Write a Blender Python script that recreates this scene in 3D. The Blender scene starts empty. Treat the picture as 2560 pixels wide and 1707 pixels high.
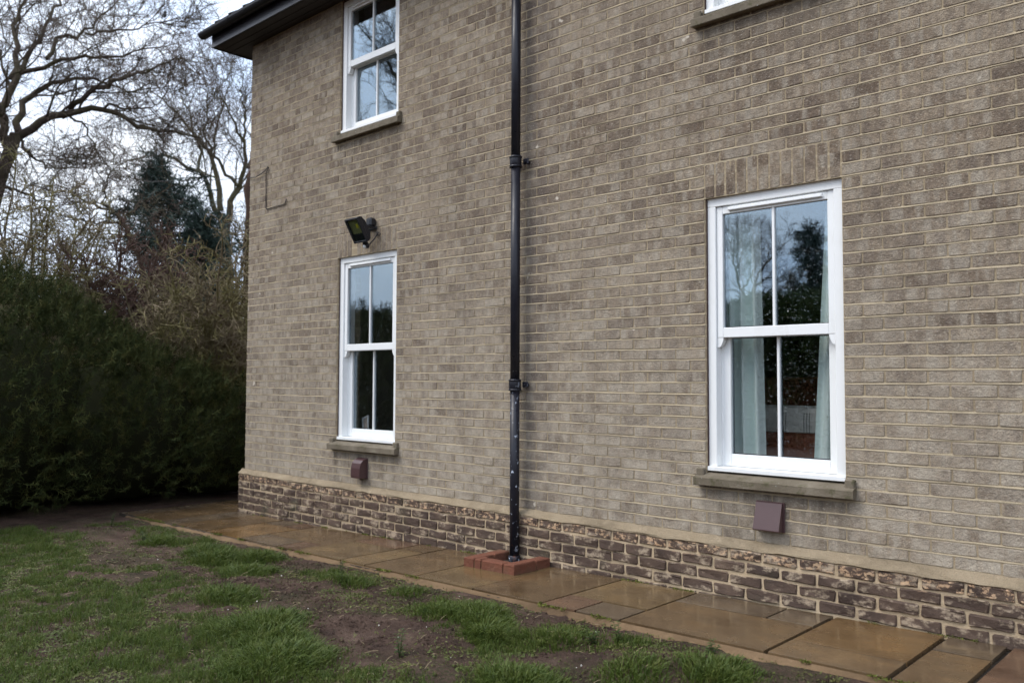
import bpy, bmesh, math
import numpy as np
from mathutils import Matrix, Vector

rng = np.random.default_rng(7)
scene = bpy.context.scene
col = scene.collection

# ------------------------------------------------------------------ camera, sky, sun, exposure
ZB = 0.463                                   # height of the wall's base course above the paving at the house corner
CAM = np.array([8.570, -4.886, 0.980 + ZB])
YAW, PITCH, ROLL = 0.7496, 0.04663, 0.00386
FPX = 2122.1                                 # focal length in pixels of a 2560 wide picture
_fw = np.array([-math.sin(YAW) * math.cos(PITCH), math.cos(YAW) * math.cos(PITCH), math.sin(PITCH)])
_r0 = np.array([math.cos(YAW), math.sin(YAW), 0.0]); _u0 = np.cross(_r0, _fw)
_rt = math.cos(ROLL) * _r0 + math.sin(ROLL) * _u0
_up = -math.sin(ROLL) * _r0 + math.cos(ROLL) * _u0
cam_data = bpy.data.cameras.new('camera'); cam = bpy.data.objects.new('camera', cam_data); col.objects.link(cam)
cam.matrix_world = Matrix(((_rt[0], _up[0], -_fw[0], CAM[0]), (_rt[1], _up[1], -_fw[1], CAM[1]),
                           (_rt[2], _up[2], -_fw[2], CAM[2]), (0, 0, 0, 1)))
cam_data.sensor_width = 36.0; cam_data.lens = FPX / 2560 * 36
cam_data.clip_start = 0.05; cam_data.clip_end = 2000
cam_data.dof.use_dof = True; cam_data.dof.focus_distance = 5.6; cam_data.dof.aperture_fstop = 2.4
scene.camera = cam

SUN_EL, SUN_AZ = math.radians(52), math.radians(215)     # azimuth measured from +Y clockwise
world = bpy.data.worlds.new('World'); scene.world = world; world.use_nodes = True
wt = world.node_tree; wt.nodes.clear()
wo = wt.nodes.new('ShaderNodeOutputWorld'); bg = wt.nodes.new('ShaderNodeBackground')
sky = wt.nodes.new('ShaderNodeTexSky'); sky.sky_type = 'NISHITA'; sky.sun_disc = False
sky.sun_elevation = SUN_EL; sky.sun_rotation = SUN_AZ; sky.dust_density = 4.0; sky.air_density = 1.5
sm = wt.nodes.new('ShaderNodeVectorMath'); sm.operation = 'SCALE'; sm.inputs['Scale'].default_value = 0.10
wt.links.new(sky.outputs[0], sm.inputs[0])
# a closed layer of bright winter cloud over that sky
tc = wt.nodes.new('ShaderNodeTexCoord'); nz = wt.nodes.new('ShaderNodeTexNoise')
nz.inputs['Scale'].default_value = 2.2; nz.inputs['Detail'].default_value = 5; nz.inputs['Roughness'].default_value = .55
mp = wt.nodes.new('ShaderNodeMapping'); mp.inputs['Scale'].default_value = (1, 1, 2.6)
wt.links.new(tc.outputs['Generated'], mp.inputs[0]); wt.links.new(mp.outputs[0], nz.inputs['Vector'])
cr = wt.nodes.new('ShaderNodeValToRGB')
cr.color_ramp.elements[0].position = .34; cr.color_ramp.elements[0].color = (.62, .78, 1.07, 1)
cr.color_ramp.elements[1].position = .66; cr.color_ramp.elements[1].color = (1.12, 1.17, 1.26, 1)
wt.links.new(nz.outputs['Fac'], cr.inputs[0])
mx = wt.nodes.new('ShaderNodeMix'); mx.data_type = 'RGBA'; mx.inputs[0].default_value = .85
wt.links.new(sm.outputs[0], mx.inputs[6]); wt.links.new(cr.outputs[0], mx.inputs[7])
sx_ = wt.nodes.new('ShaderNodeSeparateXYZ'); wt.links.new(tc.outputs['Generated'], sx_.inputs[0])
mr = wt.nodes.new('ShaderNodeMapRange'); mr.inputs[1].default_value = 0.; mr.inputs[2].default_value = 1.; mr.inputs[3].default_value = .80; mr.inputs[4].default_value = 2.0
wt.links.new(sx_.outputs[2], mr.inputs[0])               # an overcast sky is brighter overhead than at the horizon
wt.links.new(mx.outputs[2], bg.inputs['Color']); wt.links.new(mr.outputs[0], bg.inputs['Strength'])
wt.links.new(bg.outputs[0], wo.inputs[0])

sd = bpy.data.lights.new('sun', 'SUN'); sun = bpy.data.objects.new('sun', sd); col.objects.link(sun)
sd.energy = 1.5; sd.angle = math.radians(25); sd.color = (1.0, .94, .86)
sv = Vector((math.sin(SUN_AZ) * math.cos(SUN_EL), math.cos(SUN_AZ) * math.cos(SUN_EL), math.sin(SUN_EL)))
sun.rotation_euler = sv.to_track_quat('Z', 'Y').to_euler(); sun.location = (0, -20, 30)

scene.view_settings.view_transform = 'Standard'; scene.view_settings.look = 'None'
scene.view_settings.exposure = 0.42; scene.view_settings.gamma = 1.0
scene.view_settings.use_curve_mapping = False
scene.render.engine = 'CYCLES'
scene.cycles.use_denoising = True
scene.cycles.max_bounces = 6; scene.cycles.diffuse_bounces = 3; scene.cycles.glossy_bounces = 3; scene.cycles.transmission_bounces = 4; scene.cycles.transparent_max_bounces = 16
scene.cycles.use_adaptive_sampling = True; scene.cycles.adaptive_threshold = .025; scene.cycles.caustics_reflective = False; scene.cycles.caustics_refractive = False

# ------------------------------------------------------------------ helpers
def at(px, py, dist):
    """point at a horizontal distance from the camera, along the direction of a pixel of the 2560 wide photograph"""
    d = _fw + (px - 1280) / FPX * _rt - (py - 853.5) / FPX * _up
    return CAM + d / np.hypot(d[0], d[1]) * dist
def mirrored(px, py, dist):
    p = at(px, py, dist); return np.array([p[0], .16 - p[1], p[2]])

def mk(name, V, faces, mat=None, parent=None, smooth=False):
    """V: (n,3); faces: list of integer arrays (k, corners)"""
    me = bpy.data.meshes.new(name)
    V = np.asarray(V, dtype=np.float32)
    faces = [np.asarray(f, dtype=np.int32) for f in faces if len(f)]
    me.vertices.add(len(V)); me.vertices.foreach_set('co', V.ravel())
    loops = np.concatenate([f.ravel() for f in faces])
    tot = np.concatenate([np.full(len(f), f.shape[1], np.int32) for f in faces])
    start = np.concatenate([[0], np.cumsum(tot)[:-1]]).astype(np.int32)
    me.loops.add(len(loops)); me.loops.foreach_set('vertex_index', loops)
    me.polygons.add(len(tot)); me.polygons.foreach_set('loop_start', start); me.polygons.foreach_set('loop_total', tot)
    me.polygons.foreach_set('use_smooth', np.full(len(tot), bool(smooth)))
    me.update(calc_edges=True); me.validate()
    if mat: me.materials.append(mat)
    return obj(name, me, parent)
def obj(name, me, parent=None):
    o = bpy.data.objects.new(name, me); col.objects.link(o)
    if parent: o.parent = parent
    return o
def empty(name, loc=(0, 0, 0)):
    o = bpy.data.objects.new(name, None); col.objects.link(o); o.location = loc; o.empty_display_size = .1
    return o
def tag(o, label=None, cat=None, group=None, kind=None):
    if label: o['label'] = label
    if cat: o['category'] = cat
    if group: o['group'] = group
    if kind: o['kind'] = kind
    return o

class MB:
    """collects chamfered boxes, prisms, tubes and lathes into one mesh"""
    def __init__(s): s.bm = bmesh.new()
    def box(s, x0, x1, y0, y1, z0, z1, b=.003, M=None):
        m = Matrix.Translation(((x0 + x1) / 2, (y0 + y1) / 2, (z0 + z1) / 2)) @ Matrix.Diagonal((x1 - x0, y1 - y0, z1 - z0, 1))
        r = bmesh.ops.create_cube(s.bm, size=1, matrix=m)
        vs = r['verts']
        if b:
            es = list({e for v in vs for e in v.link_edges})
            rb = bmesh.ops.bevel(s.bm, geom=es, offset=b, segments=1, affect='EDGES', profile=.5)
            vs = list({v for f in rb['faces'] for v in f.verts} | {v for v in vs if v.is_valid})
        if M is not None: bmesh.ops.transform(s.bm, matrix=M, verts=vs)
        return s
    def prism(s, poly, axis, a0, a1, M=None):
        """poly: list of 2-D points; axis 'x','y','z' is the extrusion axis"""
        def P(u, v, a): return {'x': (a, u, v), 'y': (u, a, v), 'z': (u, v, a)}[axis]
        A = [s.bm.verts.new(P(u, v, a0)) for u, v in poly]; B = [s.bm.verts.new(P(u, v, a1)) for u, v in poly]
        fs = [s.bm.faces.new(A), s.bm.faces.new(B[::-1])]
        n = len(poly)
        for i in range(n): fs.append(s.bm.faces.new((A[i], B[i], B[(i + 1) % n], A[(i + 1) % n])))
        bmesh.ops.recalc_face_normals(s.bm, faces=fs)
        if M is not None: bmesh.ops.transform(s.bm, matrix=M, verts=A + B)
        return s
    def tube(s, pts, r, n=10, cap=True):
        P = np.array(pts, float); m = len(P); R = np.full(m, r) if np.isscalar(r) else np.array(r, float)
        T = np.gradient(P, axis=0); T /= np.linalg.norm(T, axis=1)[:, None]
        ref = np.array([0, 0, 1.0]) if abs(T[0, 2]) < .9 else np.array([1.0, 0, 0])
        rings = []
        for i in range(m):
            a = np.cross(T[i], ref); a /= np.linalg.norm(a); b = np.cross(T[i], a)
            rings.append([s.bm.verts.new(P[i] + R[i] * (math.cos(t) * a + math.sin(t) * b)) for t in np.arange(n) * 2 * math.pi / n])
        fs = []
        for i in range(m - 1):
            for k in range(n):
                f = s.bm.faces.new((rings[i][k], rings[i][(k + 1) % n], rings[i + 1][(k + 1) % n], rings[i + 1][k])); f.smooth = True; fs.append(f)
        if cap:
            fs.append(s.bm.faces.new(rings[0][::-1])); fs.append(s.bm.faces.new(rings[-1]))
        bmesh.ops.recalc_face_normals(s.bm, faces=fs)
        return s
    def sphere(s, c, r, sc=(1, 1, 1)):
        bmesh.ops.create_uvsphere(s.bm, u_segments=12, v_segments=8, radius=r, matrix=Matrix.Translation(c) @ Matrix.Diagonal((*sc, 1))); return s
    def build(s, name, mat, parent=None, M=None):
        me = bpy.data.meshes.new(name)
        if M is not None: bmesh.ops.transform(s.bm, matrix=M, verts=s.bm.verts)
        s.bm.to_mesh(me); s.bm.free(); me.materials.append(mat)
        return obj(name, me, parent)

def hashn(ix, iy, seed=0):
    n = (ix.astype(np.int64) * 374761393 + iy.astype(np.int64) * 668265263 + seed * 1442695041) & 0xFFFFFFFF
    n = ((n ^ (n >> 13)) * 1274126177) & 0xFFFFFFFF
    return ((n ^ (n >> 16)) & 0xFFFF) / 65535.0
def vnoise(x, y, seed=0):
    ix, iy = np.floor(x), np.floor(y); fx, fy = x - ix, y - iy
    fx = fx * fx * (3 - 2 * fx); fy = fy * fy * (3 - 2 * fy)
    a, b = hashn(ix, iy, seed), hashn(ix + 1, iy, seed); c, d = hashn(ix, iy + 1, seed), hashn(ix + 1, iy + 1, seed)
    return (a + (b - a) * fx) * (1 - fy) + (c + (d - c) * fx) * fy
def fbm(x, y, seed=0, o=4):
    v = 0; a = .5
    for i in range(o): v = v + a * vnoise(x, y, seed + i); x = x * 2.03; y = y * 2.03; a *= .5
    return v / (1 - .5 ** o)
def sstep(e0, e1, x):
    t = np.clip((x - e0) / (e1 - e0), 0, 1); return t * t * (3 - 2 * t)

# ------------------------------------------------------------------ materials
class NT:
    def __init__(s, name):
        s.m = bpy.data.materials.new(name); s.m.use_nodes = True; s.t = s.m.node_tree
        s.b = s.t.nodes['Principled BSDF']
    def n(s, typ, **kw):
        nd = s.t.nodes.new(typ)
        for k, v in kw.items():
            if k.startswith('i_'):
                key = k[2:]; key = int(key) if key.isdigit() else key.replace('_', ' ')
                if isinstance(v, bpy.types.NodeSocket): s.t.links.new(v, nd.inputs[key])
                else: nd.inputs[key].default_value = v
            else: setattr(nd, k, v)
        return nd
    def math(s, op, a, b=None, c=None, clamp=False):
        nd = s.t.nodes.new('ShaderNodeMath'); nd.operation = op; nd.use_clamp = clamp
        for i, v in enumerate((a, b, c)):
            if v is None: continue
            if isinstance(v, bpy.types.NodeSocket): s.t.links.new(v, nd.inputs[i])
            else: nd.inputs[i].default_value = v
        return nd.outputs[0]
    def pos(s): return s.n('ShaderNodeNewGeometry').outputs['Position']
    def noise(s, scale, detail=4, rough=.55, vec=None, stretch=None):
        v = vec if vec is not None else s.pos()
        if stretch: v = s.n('ShaderNodeMapping', i_Vector=v, i_Scale=stretch).outputs[0]
        return s.n('ShaderNodeTexNoise', i_Vector=v, i_Scale=scale, i_Detail=detail, i_Roughness=rough).outputs['Fac']
    def ramp(s, fac, stops, interp='LINEAR'):
        nd = s.n('ShaderNodeValToRGB', i_Fac=fac); r = nd.color_ramp; r.interpolation = interp
        while len(r.elements) < len(stops): r.elements.new(.5)
        for e, (p, c) in zip(r.elements, stops):
            e.position = p; e.color = (*c, 1) if len(c) == 3 else c
        return nd.outputs['Color']
    def val(s, fac, a, b, lo=0., hi=1.):
        return s.n('ShaderNodeMapRange', i_0=fac, i_1=a, i_2=b, i_3=lo, i_4=hi).outputs[0]
    def mix(s, fac, a, b, mode='MIX'):
        nd = s.n('ShaderNodeMix', data_type='RGBA', blend_type=mode)
        for i, v in ((0, fac), (6, a), (7, b)):
            if isinstance(v, bpy.types.NodeSocket): s.t.links.new(v, nd.inputs[i])
            elif i == 0: nd.inputs[0].default_value = v
            else: nd.inputs[i].default_value = (*v, 1)
        return nd.outputs[2]
    def set(s, **kw):
        for k, v in kw.items():
            key = k.replace('_', ' ')
            if isinstance(v, bpy.types.NodeSocket): s.t.links.new(v, s.b.inputs[key])
            else: s.b.inputs[key].default_value = (*v, 1) if isinstance(v, tuple) and len(v) == 3 else v
        return s
    def bump(s, h, strength=.3, dist=.004):
        s.t.links.new(s.n('ShaderNodeBump', i_Height=h, i_Strength=strength, i_Distance=dist).outputs[0], s.b.inputs['Normal']); return s

def simple(name, c, rough=.5, var=.12, scale=6, bump=0, bscale=60, spec=.5, metallic=0):
    k = NT(name); n = k.noise(scale)
    k.set(Base_Color=k.mix(n, tuple(x * (1 - var) for x in c), tuple(min(1, x * (1 + var)) for x in c)), Roughness=rough, Metallic=metallic)
    k.b.inputs['Specular IOR Level'].default_value = spec
    if bump: k.bump(k.noise(bscale), bump)
    return k.m

BW, CH = .225, .075
def brick_ids(k):
    sep = k.n('ShaderNodeSeparateXYZ', i_0=k.pos()); x, z = sep.outputs[0], sep.outputs[2]
    row = k.math('FLOOR', k.math('DIVIDE', k.math('SUBTRACT', z, ZB), CH))
    odd = k.math('FLOORED_MODULO', row, 2)
    idx = k.math('FLOOR', k.math('ADD', k.math('DIVIDE', x, BW), k.math('MULTIPLY', odd, .5)))
    v = k.n('ShaderNodeCombineXYZ', i_0=idx, i_1=row).outputs[0]
    return x, z, row, v
def m_brick():
    k = NT('weathered_grey_brown_brick'); x, z, row, v = brick_ids(k)
    wn = k.n('ShaderNodeTexWhiteNoise', noise_dimensions='2D', i_Vector=v); r = wn.outputs['Value']
    rc = k.n('ShaderNodeSeparateXYZ', i_0=wn.outputs['Color'])
    base = k.ramp(r, [(0, (.108, .077, .054)), (.2, (.162, .121, .086)), (.55, (.206, .159, .113)), (.85, (.244, .193, .139)), (1, (.280, .233, .176))])
    # kiln bands: vertical bands that differ from brick to brick
    vb = k.n('ShaderNodeCombineXYZ', i_0=k.math('MULTIPLY', x, 15.), i_1=k.math('MULTIPLY', row, 7.3), i_2=k.math('MULTIPLY', z, 3.)).outputs[0]
    band = k.n('ShaderNodeTexNoise', i_Vector=vb, i_Scale=1., i_Detail=2.5).outputs['Fac']
    c = k.mix(k.val(band, .49, .62, 0, .68), base, (.305, .268, .216))
    c = k.mix(k.val(band, .45, .34, 0, .62), c, (.112, .084, .068))
    big = k.noise(.9, 3)
    c = k.mix(k.val(big, .42, .62, 0, .34), c, (.30, .25, .19))
    # rain streaks and general soiling
    st = k.noise(2.4, 5, .65, stretch=(1, 1, .22)); c = k.mix(k.val(st, .50, .68, 0, .42), c, (.115, .090, .068))
    mot = k.noise(28, 4, .65); c = k.mix(1., c, k.ramp(mot, [(.3, (.72, .71, .70)), (.5, (1, 1, 1)), (.7, (1.26, 1.25, 1.22))]), 'MULTIPLY')
    # lime bloom creeping up from the plinth
    hz = k.math('SUBTRACT', z, ZB)
    bl = k.math('MULTIPLY', k.val(hz, 2.4, .0, 0, .74), k.val(k.noise(6.5, 5, .68), .32, .62))
    c = k.mix(bl, c, (.43, .38, .305))
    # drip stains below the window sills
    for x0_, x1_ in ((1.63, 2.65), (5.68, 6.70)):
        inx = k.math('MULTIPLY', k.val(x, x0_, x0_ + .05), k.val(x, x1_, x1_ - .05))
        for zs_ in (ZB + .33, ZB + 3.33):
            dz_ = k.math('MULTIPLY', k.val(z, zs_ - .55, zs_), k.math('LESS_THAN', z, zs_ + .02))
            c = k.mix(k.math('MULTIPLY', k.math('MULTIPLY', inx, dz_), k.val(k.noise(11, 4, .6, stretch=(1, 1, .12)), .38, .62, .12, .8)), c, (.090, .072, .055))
    # mottled darker band up the bricks, centred just right of the downpipe
    dx = k.val(k.math('ABSOLUTE', k.math('SUBTRACT', x, 4.25)), .30, .04)
    c = k.mix(k.math('MULTIPLY', dx, k.val(k.noise(7, 4), .38, .62, .1, .75)), c, (.085, .068, .060))
    fine = k.noise(170, 3, .65); c = k.mix(1., c, k.ramp(fine, [(.25, (.62, .61, .60)), (.5, (1, 1, 1)), (.8, (1.34, 1.31, 1.26))]), 'MULTIPLY')
    crease = k.noise(60, 4, .6, stretch=(1, 1, 1.8))
    c = k.mix(k.val(crease, .57, .68, 0, .7), c, (.40, .355, .285))
    c = k.mix(k.val(crease, .36, .26, 0, .5), c, (.10, .08, .068))
    spot = k.noise(9, 2, .5); c = k.mix(k.math('MULTIPLY', k.val(spot, .73, .77, 0, .9), 1.), c, (.56, .50, .41))
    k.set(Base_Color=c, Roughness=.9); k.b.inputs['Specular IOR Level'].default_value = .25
    k.bump(k.math('ADD', k.math('MULTIPLY', k.noise(55, 5, .62), 1.3), k.math('MULTIPLY', fine, .5)), .9, .007)
    return k.m
def m_plinth():
    k = NT('dark_plinth_brick'); x, z, row, v = brick_ids(k)
    n1 = k.noise(5, 3); base = k.ramp(n1, [(.3, (.038, .022, .015)), (.55, (.076, .047, .032)), (.75, (.128, .085, .058))])
    pale = k.noise(11, 6, .68, stretch=(1, 1, 1.6))
    c = k.mix(k.val(pale, .52, .64, 0, .78), base, (.40, .315, .22))
    hz = k.math('SUBTRACT', z, ZB - .05)
    top = k.val(hz, -.085, -.06)                     # the frost-blown top course shows its orange core
    fl = k.noise(23, 6, .72, stretch=(1, 1, 1.5))
    c = k.mix(k.math('MULTIPLY', top, k.val(fl, .52, .57, 0, .95)), c, k.mix(k.noise(30), (.48, .27, .14), (.42, .33, .22)))
    gr = k.noise(3, 3); c = k.mix(k.val(gr, .60, .72, 0, .35), c, (.06, .065, .03))
    c = k.mix(.6, c, k.ramp(k.noise(150, 3), [(.3, (.7, .7, .7)), (.7, (1.3, 1.3, 1.3))]), 'MULTIPLY')
    k.set(Base_Color=c, Roughness=.82)
    k.bump(k.noise(60, 6, .65), .8, .007); return k.m
def m_mortar(name, a, b, bump=.5, perp=None):
    k = NT(name); c = k.mix(k.noise(4, 5), a, b)
    if perp:                                          # older, browner mortar in the upright joints
        z = k.n('ShaderNodeSeparateXYZ', i_0=k.pos()).outputs[2]
        fz = k.math('ABSOLUTE', k.math('SUBTRACT', k.math('FLOORED_MODULO', k.math('DIVIDE', k.math('SUBTRACT', z, ZB), CH), 1.), .5))
        c = k.mix(k.val(fz, .42, .36), c, k.mix(k.noise(6, 4), perp, a))
    c = k.mix(.7, c, k.ramp(k.noise(220, 3), [(.3, (.72, .72, .72)), (.7, (1.25, 1.24, 1.2))]), 'MULTIPLY')
    c = k.mix(k.val(k.noise(1.7, 5, .65), .50, .66, 0, .6), c, tuple(x * .5 for x in a))
    c = k.mix(k.val(k.noise(13, 5, .7), .58, .70, 0, .45), c, tuple(min(1, x * 1.25) for x in b))
    k.set(Base_Color=c, Roughness=.95); k.b.inputs['Specular IOR Level'].default_value = .2
    k.bump(k.noise(90, 5, .65), bump, .006); return k.m
def m_slab():
    k = NT('wet_riven_sandstone'); oi = k.n('ShaderNodeObjectInfo')
    v = k.n('ShaderNodeVectorMath', operation='ADD', i_0=k.pos(), i_1=k.n('ShaderNodeVectorMath', operation='SCALE', i_0=k.n('ShaderNodeCombineXYZ', i_0=oi.outputs['Random'], i_1=oi.outputs['Random']).outputs[0], i_Scale=40.).outputs[0]).outputs[0]
    lay = k.noise(2.6, 7, .62, vec=v, stretch=(1, 1.6, 1))
    c = k.mix(1., oi.outputs['Color'], k.ramp(lay, [(.28, (.60, .56, .52)), (.5, (1, 1, 1)), (.72, (1.42, 1.34, 1.18))]), 'MULTIPLY')
    c = k.mix(k.val(k.noise(6, 4, .6, vec=v), .60, .70, 0, .5), c, (.075, .05, .028))
    c = k.mix(.5, c, k.ramp(k.noise(160, 3), [(.3, (.75, .75, .75)), (.7, (1.25, 1.25, 1.2))]), 'MULTIPLY')
    wet = k.noise(2.6, 5, .6)
    k.set(Base_Color=c, Roughness=k.val(wet, .36, .66, .08, .36)); k.b.inputs['Specular IOR Level'].default_value = .5
    steps = k.n('ShaderNodeMath', operation='SNAP', i_0=lay, i_1=.055).outputs[0]
    k.bump(k.math('ADD', k.math('MULTIPLY', steps, 1.3), k.math('ADD', k.math('MULTIPLY', lay, 1.), k.math('MULTIPLY', k.noise(45, 4), .12))), .28, .012)
    return k.m
def m_soil():
    k = NT('damp_brown_soil'); n = k.noise(5, 6, .65)
    c = k.ramp(n, [(.28, (.044, .027, .020)), (.5, (.094, .058, .042)), (.72, (.150, .099, .073))])
    gr = k.noise(1.3, 5); fine = k.noise(55, 5, .7)
    c = k.mix(k.math('MULTIPLY', k.val(gr, .46, .62, 0, .75), k.val(fine, .42, .6)), c, (.040, .048, .016))
    c = k.mix(.8, c, k.ramp(k.noise(120, 4, .7), [(.3, (.6, .6, .6)), (.7, (1.4, 1.4, 1.4))]), 'MULTIPLY')
    k.set(Base_Color=c, Roughness=.92); k.b.inputs['Specular IOR Level'].default_value = .2
    k.bump(k.noise(32, 8, .78), 1., .045); return k.m
def m_leaf(name, stops, scale=9, rough=.5, transl=.0):
    k = NT(name); c = k.ramp(k.noise(scale, 3, .7), stops)
    c = k.mix(.6, c, k.ramp(k.noise(scale * 9, 2), [(.3, (.65, .65, .65)), (.7, (1.35, 1.35, 1.35))]), 'MULTIPLY')
    k.set(Base_Color=c, Roughness=rough); k.b.inputs['Specular IOR Level'].default_value = .3
    if transl:
        tr = k.n('ShaderNodeBsdfTranslucent', i_Color=c); ms = k.n('ShaderNodeMixShader', i_0=transl)
        k.t.links.new(k.b.outputs[0], ms.inputs[1]); k.t.links.new(tr.outputs[0], ms.inputs[2])
        k.t.links.new(ms.outputs[0], k.t.nodes['Material Output'].inputs[0])
    return k.m
def m_glass():
    k = NT('window_glass'); g = k.n('ShaderNodeNewGeometry')
    d = k.math('ABSOLUTE', k.n('ShaderNodeVectorMath', operation='DOT_PRODUCT', i_0=g.outputs['Normal'], i_1=g.outputs['Incoming']).outputs['Value'])
    f = k.math('ADD', .21, k.math('MULTIPLY', .79, k.math('POWER', k.math('SUBTRACT', 1., d), 5.)))
    ms = k.n('ShaderNodeMixShader', i_0=f); tr = k.n('ShaderNodeBsdfTransparent', i_Color=(.98, .99, .99, 1))
    gl = k.n('ShaderNodeBsdfGlossy', i_Color=(.74, .89, 1, 1), i_Roughness=.004)
    bp = k.n('ShaderNodeBump', i_Height=k.noise(2.5, 1), i_Strength=.02, i_Distance=.01)
    k.t.links.new(bp.outputs[0], gl.inputs['Normal'])
    k.t.links.new(tr.outputs[0], ms.inputs[1]); k.t.links.new(gl.outputs[0], ms.inputs[2])
    k.t.links.new(ms.outputs[0], k.t.nodes['Material Output'].inputs[0]); k.t.nodes.remove(k.b)
    return k.m
def m_pipe():
    k = NT('glossy_black_pipe_paint'); sep = k.n('ShaderNodeSeparateXYZ', i_0=k.pos()); z = sep.outputs[2]
    c = k.mix(k.noise(8), (.010, .010, .014), (.020, .020, .028))
    chip = k.noise(26, 4, .6); low = k.val(z, 1.75, .7)
    c = k.mix(k.math('MULTIPLY', k.val(chip, .625, .64), low), c, (.42, .47, .55))
    c = k.mix(k.math('MULTIPLY', k.val(k.noise(12, 4), .60, .66), k.val(z, .32, .22)), c, (.10, .045, .03))
    k.set(Base_Color=c, Roughness=k.val(k.noise(15, 4), .3, .7, .25, .5)); k.b.inputs['Specular IOR Level'].default_value = .3; k.bump(k.noise(30, 3), .15, .002); return k.m
def m_sill():
    k = NT('lichened_sill_stone'); c = k.ramp(k.noise(6, 5), [(.3, (.105, .085, .055)), (.6, (.17, .14, .10)), (.8, (.24, .21, .16))])
    c = k.mix(k.val(k.noise(14, 5, .7), .55, .66, 0, .75), c, (.065, .06, .022))
    c = k.mix(k.val(k.noise(48, 3), .70, .74, 0, .8), c, (.42, .42, .38))
    k.set(Base_Color=c, Roughness=.9); k.bump(k.noise(70, 5, .7), .7, .008); return k.m
def m_throw():
    k = NT('cream_throw_with_dark_dashes'); sep = k.n('ShaderNodeSeparateXYZ', i_0=k.pos()); x, y, z = sep.outputs[:3]
    st = k.math('FLOORED_MODULO', k.math('SUBTRACT', x, 5.79), .165)
    in3 = k.math('MULTIPLY', k.math('LESS_THAN', st, .052), k.math('LESS_THAN', k.math('FLOORED_MODULO', st, .019), .007))
    dash = k.math('LESS_THAN', k.math('FLOORED_MODULO', k.math('SUBTRACT', z, y), .014), .009)
    c = k.mix(k.math('MULTIPLY', in3, dash), (.82, .80, .72), (.06, .075, .075))
    k.set(Base_Color=c, Roughness=.95); k.bump(k.noise(400, 2), .3, .002); return k.m

M = {}
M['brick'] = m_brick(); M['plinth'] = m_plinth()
M['mortar'] = m_mortar('pale_lime_mortar', (.33, .268, .182), (.455, .380, .268), .6, (.285, .222, .145))
M['plinth_mortar'] = m_mortar('cream_plinth_mortar', (.40, .300, .190), (.57, .455, .315), .8)
M['fillet'] = m_mortar('sandy_cement_fillet', (.215, .165, .105), (.335, .272, .190), 1.4)
M['haunch'] = m_mortar('crumbly_sand_haunching', (.105, .066, .036), (.20, .132, .074), 1.)
M['joint'] = m_mortar('dark_damp_joint', (.035, .028, .022), (.06, .048, .036))
M['slab'] = m_slab(); M['soil'] = m_soil(); M['sill'] = m_sill()
def m_upvc():
    k = NT('white_window_plastic'); c = k.mix(k.noise(3), (.76, .77, .76), (.81, .82, .81))
    c = k.mix(k.val(k.noise(9, 6, .7, stretch=(1, 1, .25)), .55, .78, 0, .35), c, (.52, .50, .43))
    k.set(Base_Color=c, Roughness=k.val(k.noise(20, 3), .3, .7, .28, .5)); return k.m
M['upvc'] = m_upvc()
M['glass'] = m_glass(); M['pipe'] = m_pipe()
M['seal'] = simple('brown_sealant', (.060, .028, .026), .5)
M['gasket'] = simple('black_rubber_gasket', (.012, .012, .02), .5)
M['soffit'] = simple('dark_brown_soffit_board', (.018, .013, .013), .45, .2)
M['fascia'] = simple('black_fascia_plastic', (.020, .019, .025), .28, .1)
M['gutter'] = simple('black_gutter_plastic', (.011, .011, .015), .3, .1)
M['tile'] = simple('dark_roof_tile', (.035, .03, .03), .8, .3, 12, .4)
M['lamp'] = simple('black_lamp_metal', (.011, .012, .017), .35, .1)
M['reflector'] = simple('lamp_reflector', (.30, .32, .13), .35, .35, 30, metallic=.2)
M['led'] = simple('yellow_diode', (.75, .68, .03), .4, .1)
M['lens'] = simple('white_sensor_lens', (.75, .78, .78), .25, .03)
M['vent'] = simple('brown_vent_plastic', (.070, .036, .036), .38, .1, 8)
M['cable'] = simple('black_cable_rubber', (.02, .016, .016), .6)
M['curtain'] = simple('pale_mint_curtain_cloth', (.80, .91, .87), .9, .03, 4, .15, 500)
M['wood'] = simple('reddish_brown_wood', (.34, .115, .062), .4, .3, 5)
M['room'] = simple('room_plaster', (.32, .27, .24), .9, .05)
M['blind'] = simple('pale_blind_cloth', (.55, .58, .60), .9, .05)
M['throw'] = m_throw()
M['grass'] = m_leaf('winter_grass', [(.25, (.034, .056, .009)), (.45, (.060, .090, .014)), (.6, (.090, .116, .022)), (.78, (.150, .148, .044))], 16, .55, .25)
M['cover'] = m_leaf('low_creeping_weeds', [(.25, (.052, .072, .015)), (.5, (.088, .104, .024)), (.8, (.165, .140, .045))], 4, .6, .15)
M['weed'] = m_leaf('weed_leaf', [(.3, (.035, .058, .014)), (.7, (.075, .105, .028))], 12, .5, .2)
M['straw'] = simple('dead_straw', (.25, .19, .11), .9)
M['moss'] = m_leaf('yellow_green_moss', [(.3, (.06, .07, .01)), (.7, (.12, .13, .02))], 20, .9)
M['yew'] = m_leaf('dark_yew_needles', [(.25, (.013, .020, .007)), (.45, (.026, .035, .010)), (.60, (.050, .054, .015)), (.78, (.100, .080, .028))], 7, .85)
M['yew'].node_tree.nodes['Principled BSDF'].inputs['Specular IOR Level'].default_value = .12
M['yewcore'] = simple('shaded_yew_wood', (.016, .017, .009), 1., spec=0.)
M['conifer'] = m_leaf('dark_blue_green_conifer', [(.3, (.022, .040, .034)), (.6, (.040, .062, .046)), (.8, (.066, .084, .050))], 2.2, .6)
M['golden'] = m_leaf('golden_shrub_leaf', [(.3, (.16, .17, .01)), (.7, (.34, .29, .02))], 6, .5, .3)
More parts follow.
